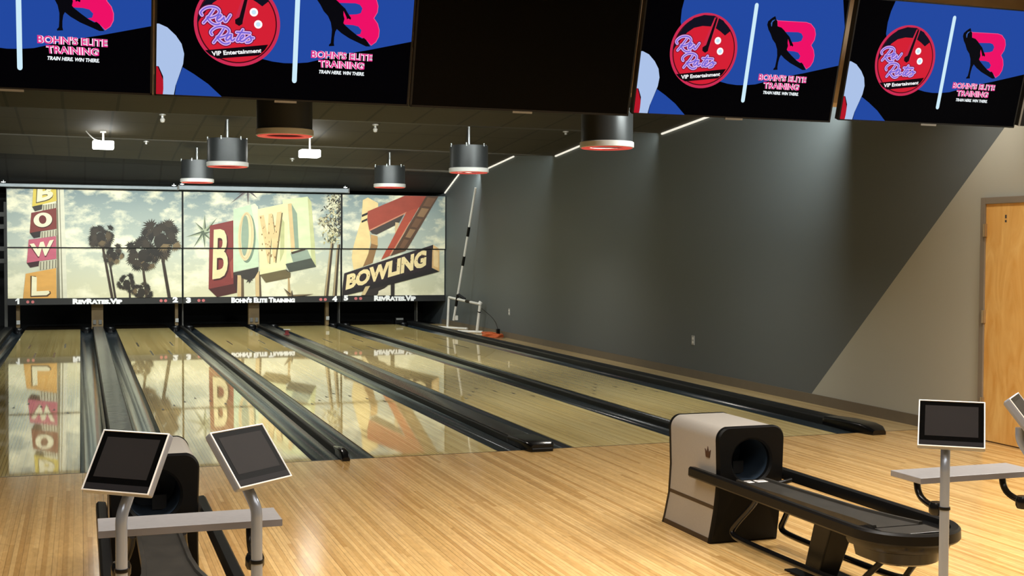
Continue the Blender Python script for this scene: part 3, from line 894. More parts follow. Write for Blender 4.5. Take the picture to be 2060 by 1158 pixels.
units = [(-3.640, -0.262, A, 'left sign panel with stacked BOWL letters and palm trees, numbered 1 and 2'),
         (-0.246, 3.066, C, 'middle sign panel with slanted BOWL blocks, numbered 3 and 4'),
         (3.082, 5.405, Ep, 'right sign panel with a red 7 over BOWLING, numbered 5')]
ZB, ZM, ZT, ZS = 0.655, 1.672, 2.842, 0.525
strips = [[('1', None), ('2', [(347, 597), (358, 597), (358, 608), (347, 608)])],
          [('3', [(374, 598), (384, 598), (384, 609), (374, 609)]), ('4', [(668, 595), (678, 595), (678, 606.5), (668, 606.5)])],
          [('5', [(691, 593.5), (700, 593.5), (700, 604.5), (691, 604.5)])]]
words = [('RevRates.Vip', [(146, 600.5), (246, 600), (246, 611), (146, 611.5)]),
         ("Bohn's Elite Training", [(465, 597.5), (593, 597), (593, 609), (465, 609)]),
         ('RevRates.Vip', [(752, 594), (836, 593.5), (836, 605), (752, 605)])]
dots = [[(56, 607), (66, 607), (324, 604.5), (333, 604.5)], [(400, 604), (409, 604), (645, 602), (654, 602)], [(715.5, 600), (725, 600)]]
for (x0, x1, pic, lab), nums, wd, dts in zip(units, strips, words, dots):
    t = thing('lane_end_panel', lab, 'sign panel', ((x0 + x1) / 2, YM, 0.5), 'picture panels at the lane ends')
    for nm, y, b0, b1 in (('upper_panel', YM - 0.05, ZM + 0.012, ZT), ('lower_panel', YM, ZB, ZM - 0.012)):
        m = MB(); m.box(x0, x1, y + 0.003, y + 0.04, b0 - 0.01, b1 + 0.006)
        pn = obj(nm, m, M['strip'], t)
        m = MB(); m.add([(x0 + .012, y, b0), (x1 - .012, y, b0), (x1 - .012, y, b1), (x0 + .012, y, b1)], [(0, 1, 2, 3)])
        # the printed sky keeps world heights so that its haze lies low
        o = obj('printed_sky', m, M['sky'], t, base=(0, 0, 0)); o.location = -t.location
        mb = pic.mesh(lambda a, b2, l, y=y: (a, y - 0.001 - l, b2), x0 + 0.013, x1 - 0.013, b0 + .001, b1 - .001, 0.0022)
        picture_obj('printed_picture', mb, M['print'], t, Vector((0, -1, 0)))
    m = MB(); m.box(x0, x1, YM - 0.02, YM + 0.03, ZS, ZB - 0.012)
    sp = obj('number_strip', m, M['strip'], t)
    L = Pic(atm)
    for ch, q in nums:
        if q is None: L.poly([(31, 603.4), (35.4, 599.6), (39, 599.6), (39, 611.4), (35, 611.4), (35, 604), (31, 605.6)], (255, 255, 255), 1)
        else: L.text(ch, q, (255, 255, 255), 1, 0.07)
    L.text(wd[0], wd[1], (255, 255, 255), 1, 0.065, small_caps=True)
    for dd in dts: L.ell(dd, 3.2, 3.0, (205, 112, 112), 1, n=14)
    mb = L.mesh(lambda a, b2, l: (a, YM - 0.021 - l, b2), x0, x1, ZS, ZB + 0.02, 0.001)
    picture_obj('strip_lettering', mb, M['print'], t, Vector((0, -1, 0)))
# retractable screen cases hung above
for x0, x1, z0, z1, lab in ((-3.75, -0.365, 2.862, 2.935, 'long silver screen case above the left sign panel'), (-0.345, 3.19, 2.868, 2.965, 'long silver screen case above the middle sign panel')):
    t = thing('screen_case', lab, 'screen case', ((x0 + x1) / 2, 16.55, z0), 'roll-up screen cases')
    m = MB(); m.box(x0, x1, 16.5, 16.62, z0, z1); obj('case_body', m, M['steelbar'], t, bevel=0.012)
    for xx, s in ((x0, -1), (x1, 1)):
        m = MB(); m.box(xx - 0.012, xx + 0.012, 16.49, 16.63, z0 - 0.006, z1 + 0.006); obj('case_end', m, M['rack'], t, bevel=0.004)
        m = MB(); m.tube([(xx - s * 0.07, 16.56, z1), (xx - s * 0.07, 16.56, z1 + 0.06)], 0.012, 8); m.box(xx - s * 0.07 - .04, xx - s * 0.07 + .04, 16.54, 16.58, z1 + .012, z1 + .03)
        obj('hanging_bracket', m, M['rod'], t)
# rack glimpsed left of the panels
t = thing('steel_rack', 'grey open steel rack in the dark, left of the BOWL pylon panel', 'rack', (-4.0, 17.6, 0))
for x in (-4.3, -3.7):
    m = MB(); m.box(x - 0.03, x + 0.03, 17.5, 17.56, 0.0, 2.6); obj('rack_upright', m, M['rack'], t)
for z in (1.35, 1.6, 2.05, 2.3):
    m = MB(); m.box(-4.33, -3.67, 17.48, 17.57, z, z + 0.09); obj('rack_shelf', m, M['rack'], t)

# ------------------------------------------------------------------ big screens over the foul line
TILT = Vector((0, -0.27, 0.963)).normalized()
TN = Vector((0, -0.963, -0.27)).normalized()
TVW, TVH = 1.605, 0.898
TV = [(-3.44, 2.640), (-1.818, 2.641), (-0.198, 2.638), (1.404, 2.655), (3.086, 2.675)]
TY = -1.89
def attv(i):
    x0, z0 = TV[i]
    b0 = Vector((x0, TY, z0))
    def f(x, y):
        d = ray(x, y); t = (b0 - CAM).dot(TN) / d.dot(TN); P = CAM + d * t - b0
        return (P.x, P.dot(TILT))
    return f
def tvcrop(i, ox, oy, s):
    g = attv(i)
    return lambda x, y: g(ox + x / s, oy + y / s)
BLUE = (34, 72, 160)
T = Pic(None)
T.poly([(0.01, 0.01), (TVW - .01, 0.01), (TVW - .01, TVH - .01), (0.01, TVH - .01)], (1, 1, 3), 0, raw=True)
T.conv = tvcrop(4, 1680, 0, 4.453)
T.poly([(560, -60), (545, 0), (500, 100), (470, 200), (455, 300), (470, 420), (520, 560), (600, 690), (680, 770), (735, 800), (800, 820), (870, 831), (940, 832), (1020, 825), (1090, 806), (1180, 780), (1300, 752), (1400, 733), (1500, 710), (1600, 687), (1700, 664), (1760, 640), (1760, -60)], BLUE, 1)
T.conv = tvcrop(3, 1000, 0, 3.407)
T.poly([(1030, 800), (1050, 710), (1095, 610), (1150, 650), (1220, 710), (1296, 800)], BLUE, 1)
T.poly([(998, 350), (1040, 372), (1080, 420), (1105, 470), (1112, 530), (1100, 590), (1075, 650), (1045, 720), (1023, 800), (960, 800), (980, 720), (985, 665), (968, 605), (930, 600), (930, 350)], (172, 194, 232), 2)
T.poly([(962, 605), (972, 640), (983, 690), (978, 740), (966, 800), (930, 800), (930, 605)], (178, 22, 40), 3)
T.conv = attv(3)
T.stroke([(1522, 10), (1494, 202)], 0.030, (206, 236, 250), 3)
T.conv = tvcrop(3, 1330, 10, 5.788)
cc = T.conv(495, 533); rad = 0.262
def circ(r, col, lay, n=64):
    T.poly([(cc[0] + r * math.cos(2 * PI * k / n), cc[1] + r * math.sin(2 * PI * k / n)) for k in range(n)], col, lay, raw=True)
circ(rad, (204, 44, 82), 3); circ(rad * 0.925, (70, 12, 22), 4); circ(rad * 0.895, (212, 32, 52), 5)
T.poly([(130, 545), (150, 450), (200, 340), (280, 230), (380, 150), (500, 115), (620, 125), (720, 180), (808, 300), (740, 355), (690, 310), (640, 275), (580, 250), (480, 243), (380, 265), (300, 320), (230, 400), (160, 490)], (18, 18, 32), 6)
T.poly([(622, 143), (670, 152), (552, 520), (468, 505)], (204, 40, 70), 7)
T.poly([(634, 150), (656, 152), (548, 500), (540, 535), (508, 556), (476, 532), (478, 492), (520, 465)], (22, 12, 20), 8)
for ctr in ((657, 415), (683, 538)):
    q = T.conv(*ctr)
    T.poly([(q[0] + .0255 * math.cos(2 * PI * k / 24), q[1] + .0255 * math.sin(2 * PI * k / 24)) for k in range(24)], (255, 255, 255), 7, raw=True)
    T.poly([(q[0] + .014 * math.cos(2 * PI * k / 24), q[1] + .014 * math.sin(2 * PI * k / 24)) for k in range(24)], (200, 232, 248), 8, raw=True)
T.conv = tvcrop(1, 370, 0, 7.986)
T.poly([(335, 805), (1352, 716), (1300, 800), (1205, 888), (540, 940), (420, 880)], (16, 8, 14), 6)
T.text('VIP Entertainment', [(440, 822), (1245, 775), (1240, 842), (452, 896)], (255, 255, 255), 8, 0.03)
script = [[(290, 240), (262, 205), (290, 160), (360, 115), (450, 105), (530, 125), (572, 172), (560, 222), (500, 262), (410, 288), (375, 270)], [(480, 150), (430, 220), (370, 300), (312, 365)], [(370, 280), (410, 340), (470, 385), (530, 397), (572, 380)],
          [(530, 305), (580, 275), (602, 242), (575, 232), (538, 265), (522, 312), (545, 348), (590, 332), (640, 280)], [(640, 275), (648, 330), (668, 352), (705, 300), (745, 240)],
          [(450, 555), (423, 520), (450, 475), (520, 430), (610, 420), (690, 445), (732, 495), (700, 555), (640, 587), (545, 602)], [(640, 460), (590, 540), (530, 610), (475, 682)], [(530, 592), (560, 640), (620, 692), (680, 707), (727, 685)],
          [(765, 555), (722, 555), (680, 600), (672, 640), (708, 645), (752, 595), (768, 555), (750, 620), (772, 660), (815, 620)], [(945, 475), (890, 560), (840, 640), (860, 668), (900, 640)], [(845, 517), (940, 521), (1060, 530)],
          [(900, 632), (950, 602), (966, 560), (930, 562), (893, 620), (910, 668), (960, 657), (1010, 610)], [(1010, 612), (1078, 568), (1062, 602), (1088, 642), (1050, 674), (1000, 678)], [(1085, 605), (1117, 608)]]
for w0, colr, lay in ((0.032, (84, 8, 50), 7), (0.022, (218, 176, 236), 8), (0.0088, (116, 100, 212), 9)):
    for s in script: T.stroke(s, w0, colr, lay, smooth=2)
T.conv = tvcrop(3, 1510, 20, 6.094)
PINK = (238, 16, 102)
T.poly([(318, 118), (330, 128), (680, 148), (740, 168), (787, 230), (797, 300), (782, 370), (742, 432), (772, 490), (780, 560), (767, 630), (732, 690), (680, 727), (640, 665), (550, 610), (440, 490), (330, 200)], (248, 90, 140), 2)
T.poly([(330, 134), (680, 154), (736, 174), (781, 232), (791, 300), (776, 368), (735, 432), (766, 492), (774, 560), (761, 628), (728, 686), (682, 720), (640, 665), (550, 610), (440, 490), (330, 200)], PINK, 3)
T.poly([(420, 268), (580, 272), (620, 287), (640, 327), (620, 377), (580, 391), (500, 396), (440, 330)], BLUE, 4)
T.poly([(440, 500), (530, 506), (580, 521), (606, 562), (590, 602), (550, 611), (470, 570)], BLUE, 4)
T.poly([(300, 75), (308, 100), (312, 120), (326, 135), (328, 200), (375, 215), (410, 250), (440, 290), (475, 330), (495, 380), (520, 430), (512, 450), (492, 435), (480, 447), (476, 420), (466, 385), (455, 355), (450, 400), (455, 440), (440, 485), (455, 510), (500, 560), (560, 620), (600, 650), (620, 643), (640, 665), (672, 735), (630, 735), (560, 695), (480, 650), (410, 595), (370, 550), (352, 580), (335, 640), (325, 700), (326, 732), (274, 735), (276, 720), (295, 700), (310, 630), (322, 560), (320, 480), (300, 410), (265, 360), (240, 290), (215, 240), (200, 180), (210, 140), (250, 105), (280, 85)], (8, 8, 14), 5)
T.poly([(250, 200), (245, 160), (265, 128), (302, 114), (264, 150), (257, 200)], (60, 100, 180), 6)
T.conv = tvcrop(1, 600, 0, 6.811)
for bold, colr, lay in ((0.075, (252, 222, 240), 6), (0.012, (226, 46, 134), 7)):
    T.text("BOHN'S ELITE", [(178, 684), (1018, 738), (1012, 842), (172, 792)], colr, lay, bold)
    T.text('TRAINING', [(272, 814), (908, 854), (902, 956), (278, 922)], colr, lay, bold)
T.text('TRAIN HERE. WIN THERE.', [(285, 955), (910, 990), (900, 1038), (272, 1004)], (245, 252, 255), 6, 0.04)

def place_tv(a, b2, l):
    return Vector((a, 0, 0)) + TILT * b2 + TN * (0.002 + l)
tv_lab = ['large screen at the far left of the overhead row, only its right half in view', 'overhead screen with red Rev Rates disc, second from the left',
          'switched off black overhead screen in the middle of the row', 'overhead screen right of the black one, with blue field and red disc', 'overhead screen at the right above the taupe wall, with blue field and red disc']
tvmesh = T.mesh(place_tv, 0.008, TVW - 0.008, 0.008, TVH - 0.008, 0.0004)
picdata = None
X1 = Vector((1, 0, 0))
for i, (x0, z0) in enumerate(TV):
    t = thing('overhead_screen', tv_lab[i], 'screen', (x0, TY, z0), 'overhead screens in a row')
    o = Vector((x0, TY, z0))
    wd = TVW if i not in (2,) else 1.568
    if i == 0: pass
    m = MB(); m.obox(o + X1 * wd / 2 + TILT * TVH / 2 - TN * 0.03, X1, TILT, TN, wd / 2, TVH / 2, 0.028)
    obj('screen_case', m, M['tvcase'], t, bevel=0.004)
    m = MB(); m.obox(o + X1 * 0.004 + TILT * TVH / 2 - TN * 0.012, X1, TILT, TN, 0.006, TVH / 2, 0.0135)
    m.obox(o + X1 * (wd - 0.004) + TILT * TVH / 2 - TN * 0.012, X1, TILT, TN, 0.006, TVH / 2, 0.0135)
    m.obox(o + X1 * wd / 2 + TILT * 0.005 - TN * 0.012, X1, TILT, TN, wd / 2, 0.007, 0.0135)
    m.obox(o + X1 * wd / 2 + TILT * (TVH - 0.005) - TN * 0.012, X1, TILT, TN, wd / 2, 0.006, 0.0135)
    obj('screen_bezel', m, M['tvcase'], t)
    m = MB(); m.obox(o + X1 * wd / 2 - TILT * 0.007 - TN * 0.006, X1, TILT, TN, 0.07, 0.007, 0.009)
    obj('logo_tab', m, M['tvedge'], t)
    if i == 2:
        m = MB(); m.add([o + X1 * 0.01 + TILT * 0.012 + TN * 0.001, o + X1 * (wd - .01) + TILT * 0.012 + TN * 0.001, o + X1 * (wd - .01) + TILT * (TVH - .012) + TN * 0.001, o + X1 * 0.01 + TILT * (TVH - .012) + TN * 0.001], [(0, 1, 2, 3)])
        obj('screen_glass', m, M['tvglass'], t)
    else:
        if picdata is None:
            p = MB(); p.v = [Vector(v) + o for v in tvmesh.v]; p.f = tvmesh.f; p.c = tvmesh.c; p.mi = tvmesh.mi
            po = picture_obj('screen_picture', p, M['pic_emit'], t, TN); picdata = po.data
        else:
            po = bpy.data.objects.new('screen_picture', picdata); COL.objects.link(po); po.parent = t
    # wall mount behind: pale side strip with dark clips
    m = MB()
    for a0, a1 in ((0.0, 0.42), (0.47, 0.53), (0.6, 0.93)):
        m.obox(o + X1 * (wd + 0.0085) + TILT * (a0 + a1) / 2 * TVH - TN * 0.045, X1, TILT, TN, 0.004, (a1 - a0) / 2 * TVH, 0.01)
    obj('mount_strip', m, M['beige'], t)
    for a0 in (0.25, 0.75):
        m = MB(); q = o + X1 * wd * a0 + TILT * 0.45 - TN * 0.06
        m.box(q.x - 0.04, q.x + 0.04, q.y, -1.449, q.z - 0.05, q.z + 0.05)
        obj('wall_bracket', m, M['black'], t)
# narrow black screen beside the last one
t = thing('overhead_screen', 'narrow black screen edge at the far right end of the row, by the beige wall', 'screen', (4.735, TY, 2.69), 'overhead screens in a row')
o = Vector(t.location)
m = MB(); m.obox(o + X1 * 0.33 + TILT * TVH / 2 - TN * 0.03, X1, TILT, TN, 0.325, TVH / 2, 0.028); obj('screen_case', m, M['tvcase'], t, bevel=0.004)
m = MB(); m.obox(o + X1 * 0.006 + TILT * TVH / 2 - TN * 0.0, X1, TILT, TN, 0.008, TVH / 2, 0.003); obj('edge_strip', m, M['tvedge'], t)
m = MB(); m.box(o.x + .2, o.x + .3, TY + .0, -1.44, 3.05, 3.15); obj('wall_bracket', m, M['black'], t)

# ------------------------------------------------------------------ drum pendants
def zceil(x, y):
    f = (WX - x) / (WX - WLX)
    for i in range(len(PROF) - 1):
        (ya, za), (yb, zb) = PROF[i], PROF[i + 1]
        if ya <= y <= yb:
            t = (y - ya) / (yb - ya); return za + (zb - za) * t + f * (LIFT[i] + (LIFT[i + 1] - LIFT[i]) * t)
    return 3.36
def drum(x, y, zb, label):
    t = thing('drum_pendant', label, 'pendant light', (x, y, zb), 'drum pendants over the lanes')
    r = 0.278; zt = zb + 0.385; zc = zceil(x, y)
    m = MB(); m.lathe([(r, zb + 0.05), (r, zt), (r - 0.01, zt + 0.004), (r - 0.012, zt - 0.004), (r - 0.012, zb + 0.06)], x, y, 56); m.disc(x, y, zt - 0.03, r - 0.01, 56)
    obj('drum_shell', m, M['drum'], t, smooth=40)
    m = MB(); m.lathe([(r + 0.003, zb), (r + 0.012, zb + 0.006), (r + 0.012, zb + 0.058), (r + 0.003, zb + 0.064), (r - 0.008, zb + 0.06), (r - 0.02, zb + 0.002)], x, y, 56, close=True)
    obj('rim_ring', m, M['white'], t, smooth=40)
    m = MB(); m.lathe([(r - 0.004, zb + 0.001), (r - 0.008, zb - 0.006), (r - 0.08, zb - 0.004), (r - 0.09, zb + 0.006), (r - 0.02, zb + 0.008)], x, y, 56, close=True)
    obj('glow_ring', m, M['red'], t, smooth=40)
    m = MB(); m.disc(x, y, zb + 0.02, r - 0.02, 40); obj('inner_baffle', m, M['drum_in'], t)
    m = MB(); m.tube([(x, y, zt - 0.03), (x, y, zc + 0.01)], 0.019, 16); obj('rod', m, M['rod'], t, smooth=40)
    m = MB(); m.box(x - 0.06, x + 0.06, y - 0.045, y + 0.045, zt - 0.012, zt + 0.012); obj('rod_plate', m, M['drum'], t, bevel=0.004)
    for k in range(6):
        a = 2 * PI * k / 6 + 0.1
        m = MB(); px, py = x + math.cos(a) * (r - 0.004), y + math.sin(a) * (r - 0.004)
        m.tube([(px, py, zt - 0.02), (px, py, zt + 0.028)], 0.010, 8); obj('rim_clip', m, M['rod'], t)
    m = MB(); m.tube([(x - 0.03, y, zt), (x - 0.05, y, zt + 0.07), (x - 0.03, y, zt + 0.14), (x - 0.022, y, zc - 0.02)], 0.004, 6, smooth=2); obj('cable', m, M['black'], t)
    return t
DX = (-0.30, 3.085)
drum(DX[0], 12.75, 2.838, 'charcoal drum pendant farthest back in the left row, above the middle sign panel')
drum(DX[0], 7.95, 2.828, 'charcoal drum pendant in the middle of the left row')
drum(DX[0], 2.78, 2.828, 'large looking dark drum pendant hanging under the Rev Rates screen')
drum(DX[1], 12.35, 2.802, 'charcoal drum pendant in front of the red 7 panel')
drum(DX[1], 7.45, 2.80, 'charcoal drum pendant in the middle of the right row, by the grey wall')
drum(DX[1], 2.43, 2.785, 'large looking dark drum pendant hanging under the switched off screen')

# box lights
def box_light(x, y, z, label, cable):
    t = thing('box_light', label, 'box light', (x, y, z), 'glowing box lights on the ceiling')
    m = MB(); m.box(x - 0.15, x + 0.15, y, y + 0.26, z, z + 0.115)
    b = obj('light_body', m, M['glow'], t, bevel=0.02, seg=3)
    m = MB(); m.tube([(x + 0.10, y - 0.003, z + 0.085), (x + 0.10, y + 0.01, z + 0.085)], 0.008, 10); obj('status_button', m, M['ink'], t)
    m = MB(); m.tube([(x + 0.06, y + 0.25, z + 0.06), (x + 0.06, y + 0.285, z + 0.06)], 0.035, 16); obj('lens', m, M['black_gloss'], t)
    zc = zceil(x, y + 0.12)
    m = MB(); m.tube([(x, y + 0.12, z + 0.1), (x, y + 0.12, zc + 0.01)], 0.014, 10); m.box(x - 0.04, x + 0.04, y + 0.08, y + 0.16, zc - 0.016, zc + 0.006)
    obj('ceiling_mount', m, M['white'], t)
    if cable:
        m = MB(); m.tube([(x - 0.02, y + 0.1, z + 0.115), (x - 0.12, y + 0.1, z + 0.13), (x - 0.2, y + 0.12, zc - 0.05), (x - 0.24, y + 0.14, zc)], 0.008, 8, smooth=2); obj('cable', m, M['white'], t)
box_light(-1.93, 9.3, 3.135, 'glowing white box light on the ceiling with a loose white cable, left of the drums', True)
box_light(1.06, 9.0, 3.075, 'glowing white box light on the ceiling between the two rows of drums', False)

# sprinkler heads
def sprinkler(px, py, label, small=False):
    d = ray(px, py)
    for s in range(400):
        P = CAM + d * (8 + s * 0.05)
        if P.z >= zceil(P.x, P.y) - (0.03 if small else 0.07): break
    zc = zceil(P.x, P.y)
    t = thing('sprinkler', label, 'sprinkler', (P.x, P.y, zc), 'ceiling sprinklers')
    m = MB(); m.lathe([(0.045, zc + .01), (0.045, zc - 0.012), (0.02, zc - 0.02), (0.018, zc - 0.05)], P.x, P.y, 16); obj('sprinkler_cup', m, M['sprk'], t, smooth=40)
    if not small:
        m = MB(); m.lathe([(0.0, zc - 0.045), (0.02, zc - 0.05), (0.034, zc - 0.07), (0.026, zc - 0.105), (0.0, zc - 0.115)], P.x, P.y, 16); obj('sprinkler_head', m, M['white'], t, smooth=40)
sprinkler(327, 240, 'white sprinkler head on the ceiling left of the big left drum pendant')
sprinkler(294, 287, 'tiny white sprinkler head just right of the box light with the loose cable', True)
sprinkler(755, 260, 'white sprinkler head under the edge of the switched off screen')
sprinkler(588, 322, 'tiny dim sprinkler head on the black back slope, left of the right box light', True)
sprinkler(1138, 268, 'tiny dark sprinkler head left of the big right drum pendant', True)

# ------------------------------------------------------------------ ball returns
def ball_return(xc, label):
    t = thing('ball_return', label, 'ball return', (xc, -3.2, 0.0), 'ball returns on the approach')
    # hood: rounded shell lofted upward, flaring at the foot
    def ring(z, hx, y0, y1):
        return z, hx, y0, y1
    # body of the hood as stacked outlines seen from the front, swept from front to back
    def outline(hb, hw, ht, zt, r):
        p = []
        p.append((-hb, 0.0)); p.append((-hb * 0.985, 0.05)); p.append((-hw, 0.2)); p.append((-hw * 0.985, 0.38)); p.append((-ht, zt - r))
        for k in range(1, 8):
            a = PI - (PI / 2) * k / 8; p.append((-ht + r + r * math.cos(a), zt - r + r * math.sin(a)))
        q = [(-x, z) for x, z in reversed(p)]
        return p + q
    ol = outline(0.218, 0.208, 0.212, 0.685, 0.075)
    def off(o, d): return [(x - d * (1 if x > 0 else -1), z - d if z > 0.3 else z) for x, z in o]
    m = MB()
    # skin: side/top shell between the trims; the back leans out toward the foot
    def yb(z): return -2.945 + 0.08 * (1 - min(1, z / 0.3)) ** 1.5
    def shell(o, y0f, y1f):
        return [[(xc + x, y0f(z), z) for x, z in o], [(xc + x, y1f(z), z) for x, z in o]]
    sh_ = lambda z: -0.078 * (1 - (1 - min(1, max(z, 0) / 0.42)) ** 1.5)      # the front leans out over the rack
    yf = lambda z: -3.465 + sh_(z)
    m.loft(shell([p for p in ol if True], lambda z: yf(z), lambda z: yb(z) - 0.012), cap=False, closed=False)
    obj('hood_shell', m, M['tan'], t, smooth=40)
    # rear trim and foot trim
    m = MB(); rg = []
    m.loft(shell(off(ol, -0.003), lambda z: yb(z) - 0.016, lambda z: yb(z) + 0.004))
    obj('rear_trim', m, M['black'], t, smooth=40)
    for s in (-1, 1):
        x = xc + s * 0.219
        m = MB(); m.box(min(x, x - s * .02), max(x, x - s * .02), -3.49, -2.87, 0.0, 0.03)
        obj('foot_trim', m, M['band'], t)
    for s in (-1, 1):
        m = MB(); x = xc + s * 0.2095
        m.box(min(x, x - s * .02), max(x, x - s * .02), -3.465 + sh_(.21), yb(.21) - .01, 0.205, 0.226)
        obj('side_band', m, M['band'], t)
    # front face: black plate with the round mouth
    n = len(ol); cx0, cz0, rr0 = 0.0, 0.488, 0.124
    hole = []
    for k in range(40):
        a = 2 * PI * k / 40; z = cz0 + rr0 * math.sin(a); hole.append((cx0 + rr0 * math.cos(a), max(z, 0.375)))
    outer = off(ol, -0.004)
    # resample outer by angle around the hole centre
    def outer_at(a):
        best = None
        for i in range(n):
            (x0, z0), (x1, z1) = outer[i - 1], outer[i]
            dx, dz = math.cos(a), math.sin(a)
            den = dx * (z1 - z0) - dz * (x1 - x0)
            if abs(den) < 1e-9: continue
            tt = ((x0 - cx0) * (z1 - z0) - (z0 - cz0) * (x1 - x0)) / den
            uu = ((x0 - cx0) * dz - (z0 - cz0) * dx) / den
            if tt > 0 and -1e-6 <= uu <= 1 + 1e-6 and (best is None or tt < best): best = tt
        return (cx0 + best * math.cos(a), cz0 + best * math.sin(a))
    NA = 160; y1, y0 = -3.462, -3.50
    A_ = [2 * PI * k / NA for k in range(NA)]
    ho = []
    for a in A_:
        x, z = cx0 + rr0 * math.cos(a), cz0 + rr0 * math.sin(a)
        ho.append((x, max(z, 0.372)))
    ou = [outer_at(a) for a in A_]
    # add exact foot corners
    def snap(pt):
        i = min(range(NA), key=lambda k: (ou[k][0] - pt[0]) ** 2 + (ou[k][1] - pt[1]) ** 2); ou[i] = pt
    snap(outer[0]); snap(outer[-1])
    m = MB()
    lean = lambda rg: [(x, y + sh_(z), z) for x, y, z in rg]
    inn = [(cx0 + (x - cx0) * 0.965, cz0 + (z - cz0) * 0.965) for x, z in ou]
    m.loft([lean(r_) for r_ in ([(xc + x, y1, z) for x, z in ou], [(xc + x, y0 + 0.012, z) for x, z in ou], [(xc + x, y0, z) for x, z in inn],
            [(xc + x, y0, z) for x, z in [(cx0 + (a - cx0) * 1.1, cz0 + (b - cz0) * 1.1) for a, b in ho]], [(xc + x, y0 + 0.012, z) for x, z in ho], [(xc + x, y1 + 0.002, z) for x, z in ho])], cap=False)
    obj('front_panel', m, M['panel_black'], t, smooth=35)
    m = MB(); m.loft([lean([(xc + x, -3.464, z) for x, z in ho]), [(xc + x, -3.22, z) for x, z in ho]], cap=False)
    m.add([(xc + x, -3.22, z) for x, z in ho], [tuple(range(len(ho)))])
    # throat: a tunnel running back into the hood
    th = obj('mouth_throat', m, M['hole'], t, smooth=40)
    m = MB(); m.box(xc + 0.02, xc + 0.04, -3.30, -3.27, 0.374, 0.60)
    sub('throat_post', m, M['black'], th, t.location)
    m = MB(); m.box(xc + 0.0, xc + 0.07, -3.36, -3.34, 0.376, 0.45)
    sub('throat_lever', m, M['blackm'], th, t.location)
    # crown marks on both sides
    for s in (-1, 1):
        x = xc + s * 0.2135
        pts = [(y - 0.03, z) for y, z in ((-3.432, 0.498), (-3.444, 0.545), (-3.422, 0.528), (-3.410, 0.562), (-3.398, 0.528), (-3.376, 0.545), (-3.388, 0.498))]
        m = MB(); m.loft([[(x, y, z) for y, z in pts], [(x - s * 0.006, y, z) for y, z in pts]])
        obj('crown_emblem', m, M['crown'], t)
    # track
    m = MB()
    sec = lambda y, z, h: [(xc - h, y, z - 0.02), (xc - h, y, z + 0.012), (xc - h + 0.018, y, z + 0.012), (xc - h + 0.022, y, z), (xc + h - 0.022, y, z), (xc + h - 0.018, y, z + 0.012), (xc + h, y, z + 0.012), (xc + h, y, z - 0.02)]
    m.loft([sec(-3.54, 0.372, 0.10), sec(-3.9, 0.376, 0.10), sec(-4.5, 0.386, 0.104), sec(-4.75, 0.396, 0.115), sec(-4.94, 0.402, 0.14)])
    tr = obj('ball_track', m, M['track'], t, smooth=30)
    for s in (-1, 1):
        m = MB(); cx1 = xc + s * 0.045
        m.box(cx1 - 0.034, cx1 + 0.034, -3.635, -3.575, 0.3725, 0.3735)
        lb = sub('warning_label', m, M['label'], tr, t.location)
        m = MB(); m.box(cx1 - 0.026, cx1 + 0.026, -3.605, -3.59, 0.3736, 0.3739)
        sub('label_print', m, M['ink'], tr, t.location)
    # outer rails joined by the rounded end
    RH, YE = 0.245, -4.955
    pth = [(xc - RH, -3.31, 0)] + [(xc - RH, -3.4 - k * 0.12, 0) for k in range(12)]
    for k in range(25):
        a = PI + PI * k / 24
        pth.append((xc + RH * math.cos(a), YE + (RH + 0.01) * math.sin(a), 0))
    pth += [(xc + RH, -3.4 - k * 0.12, 0) for k in range(11, -1, -1)] + [(xc + RH, -3.31, 0)]
    prof = [(-0.026, 0.366), (-0.028, 0.400), (-0.020, 0.421), (0.014, 0.425), (0.024, 0.415), (0.026, 0.374), (0.018, 0.364)]
    m = MB(); m.sweep(pth, prof); obj('outer_rail', m, M['black'], t, smooth=35)
    # near end tray with deeper fascia
    m = MB(); rings = []
    for z, sc_, yy in ((0.398, 0.99, 0), (0.372, 1.0, 0), (0.345, 1.02, 0), (0.322, 0.97, 0), (0.312, 0.84, 0.0), (0.262, 0.78, 0.0), (0.25, 0.68, 0)):
        r_ = [(xc - 0.228 * sc_, -4.86, z), (xc - 0.228 * sc_, -4.91, z)]
        for k in range(1, 20):
            a = PI + PI * k / 20; r_.append((xc + 0.228 * sc_ * math.cos(a), YE + 0.232 * sc_ * math.sin(a), z))
        r_ += [(xc + 0.228 * sc_, -4.91, z), (xc + 0.228 * sc_, -4.86, z)]
        rings.append(r_)
    m.loft(rings)
    obj('end_tray', m, M['black_gloss'], t, smooth=40)
    m = MB(); m.box(xc - 0.14, xc + 0.14, -5.1, -4.955, 0.3985, 0.403); obj('tray_plate', m, M['track'], t, bevel=0.003)
    # side arms that carry the rails at the hood
    for s in (-1, 1):
        m = MB(); m.tube([(xc + s * 0.08, -3.66, 0.36), (xc + s * 0.19, -3.63, 0.365), (xc + s * 0.24, -3.66, 0.385)], 0.014, 10); obj('rail_arm', m, M['black'], t, smooth=40)
    # pedestal and foot
    m = MB()
    m.loft([[(xc - 0.06, -4.36, 0.0), (xc + 0.06, -4.36, 0.0), (xc + 0.06, -4.22, 0.0), (xc - 0.06, -4.22, 0.0)], [(xc - 0.075, -4.52, 0.35), (xc + 0.075, -4.52, 0.35), (xc + 0.075, -4.36, 0.35), (xc - 0.075, -4.36, 0.35)]])
    obj('pedestal', m, M['black'], t, bevel=0.008)
    m = MB(); m.box(xc - 0.13, xc + 0.13, -4.45, -4.15, 0.0, 0.012); obj('pedestal_foot', m, M['black'], t, bevel=0.003)
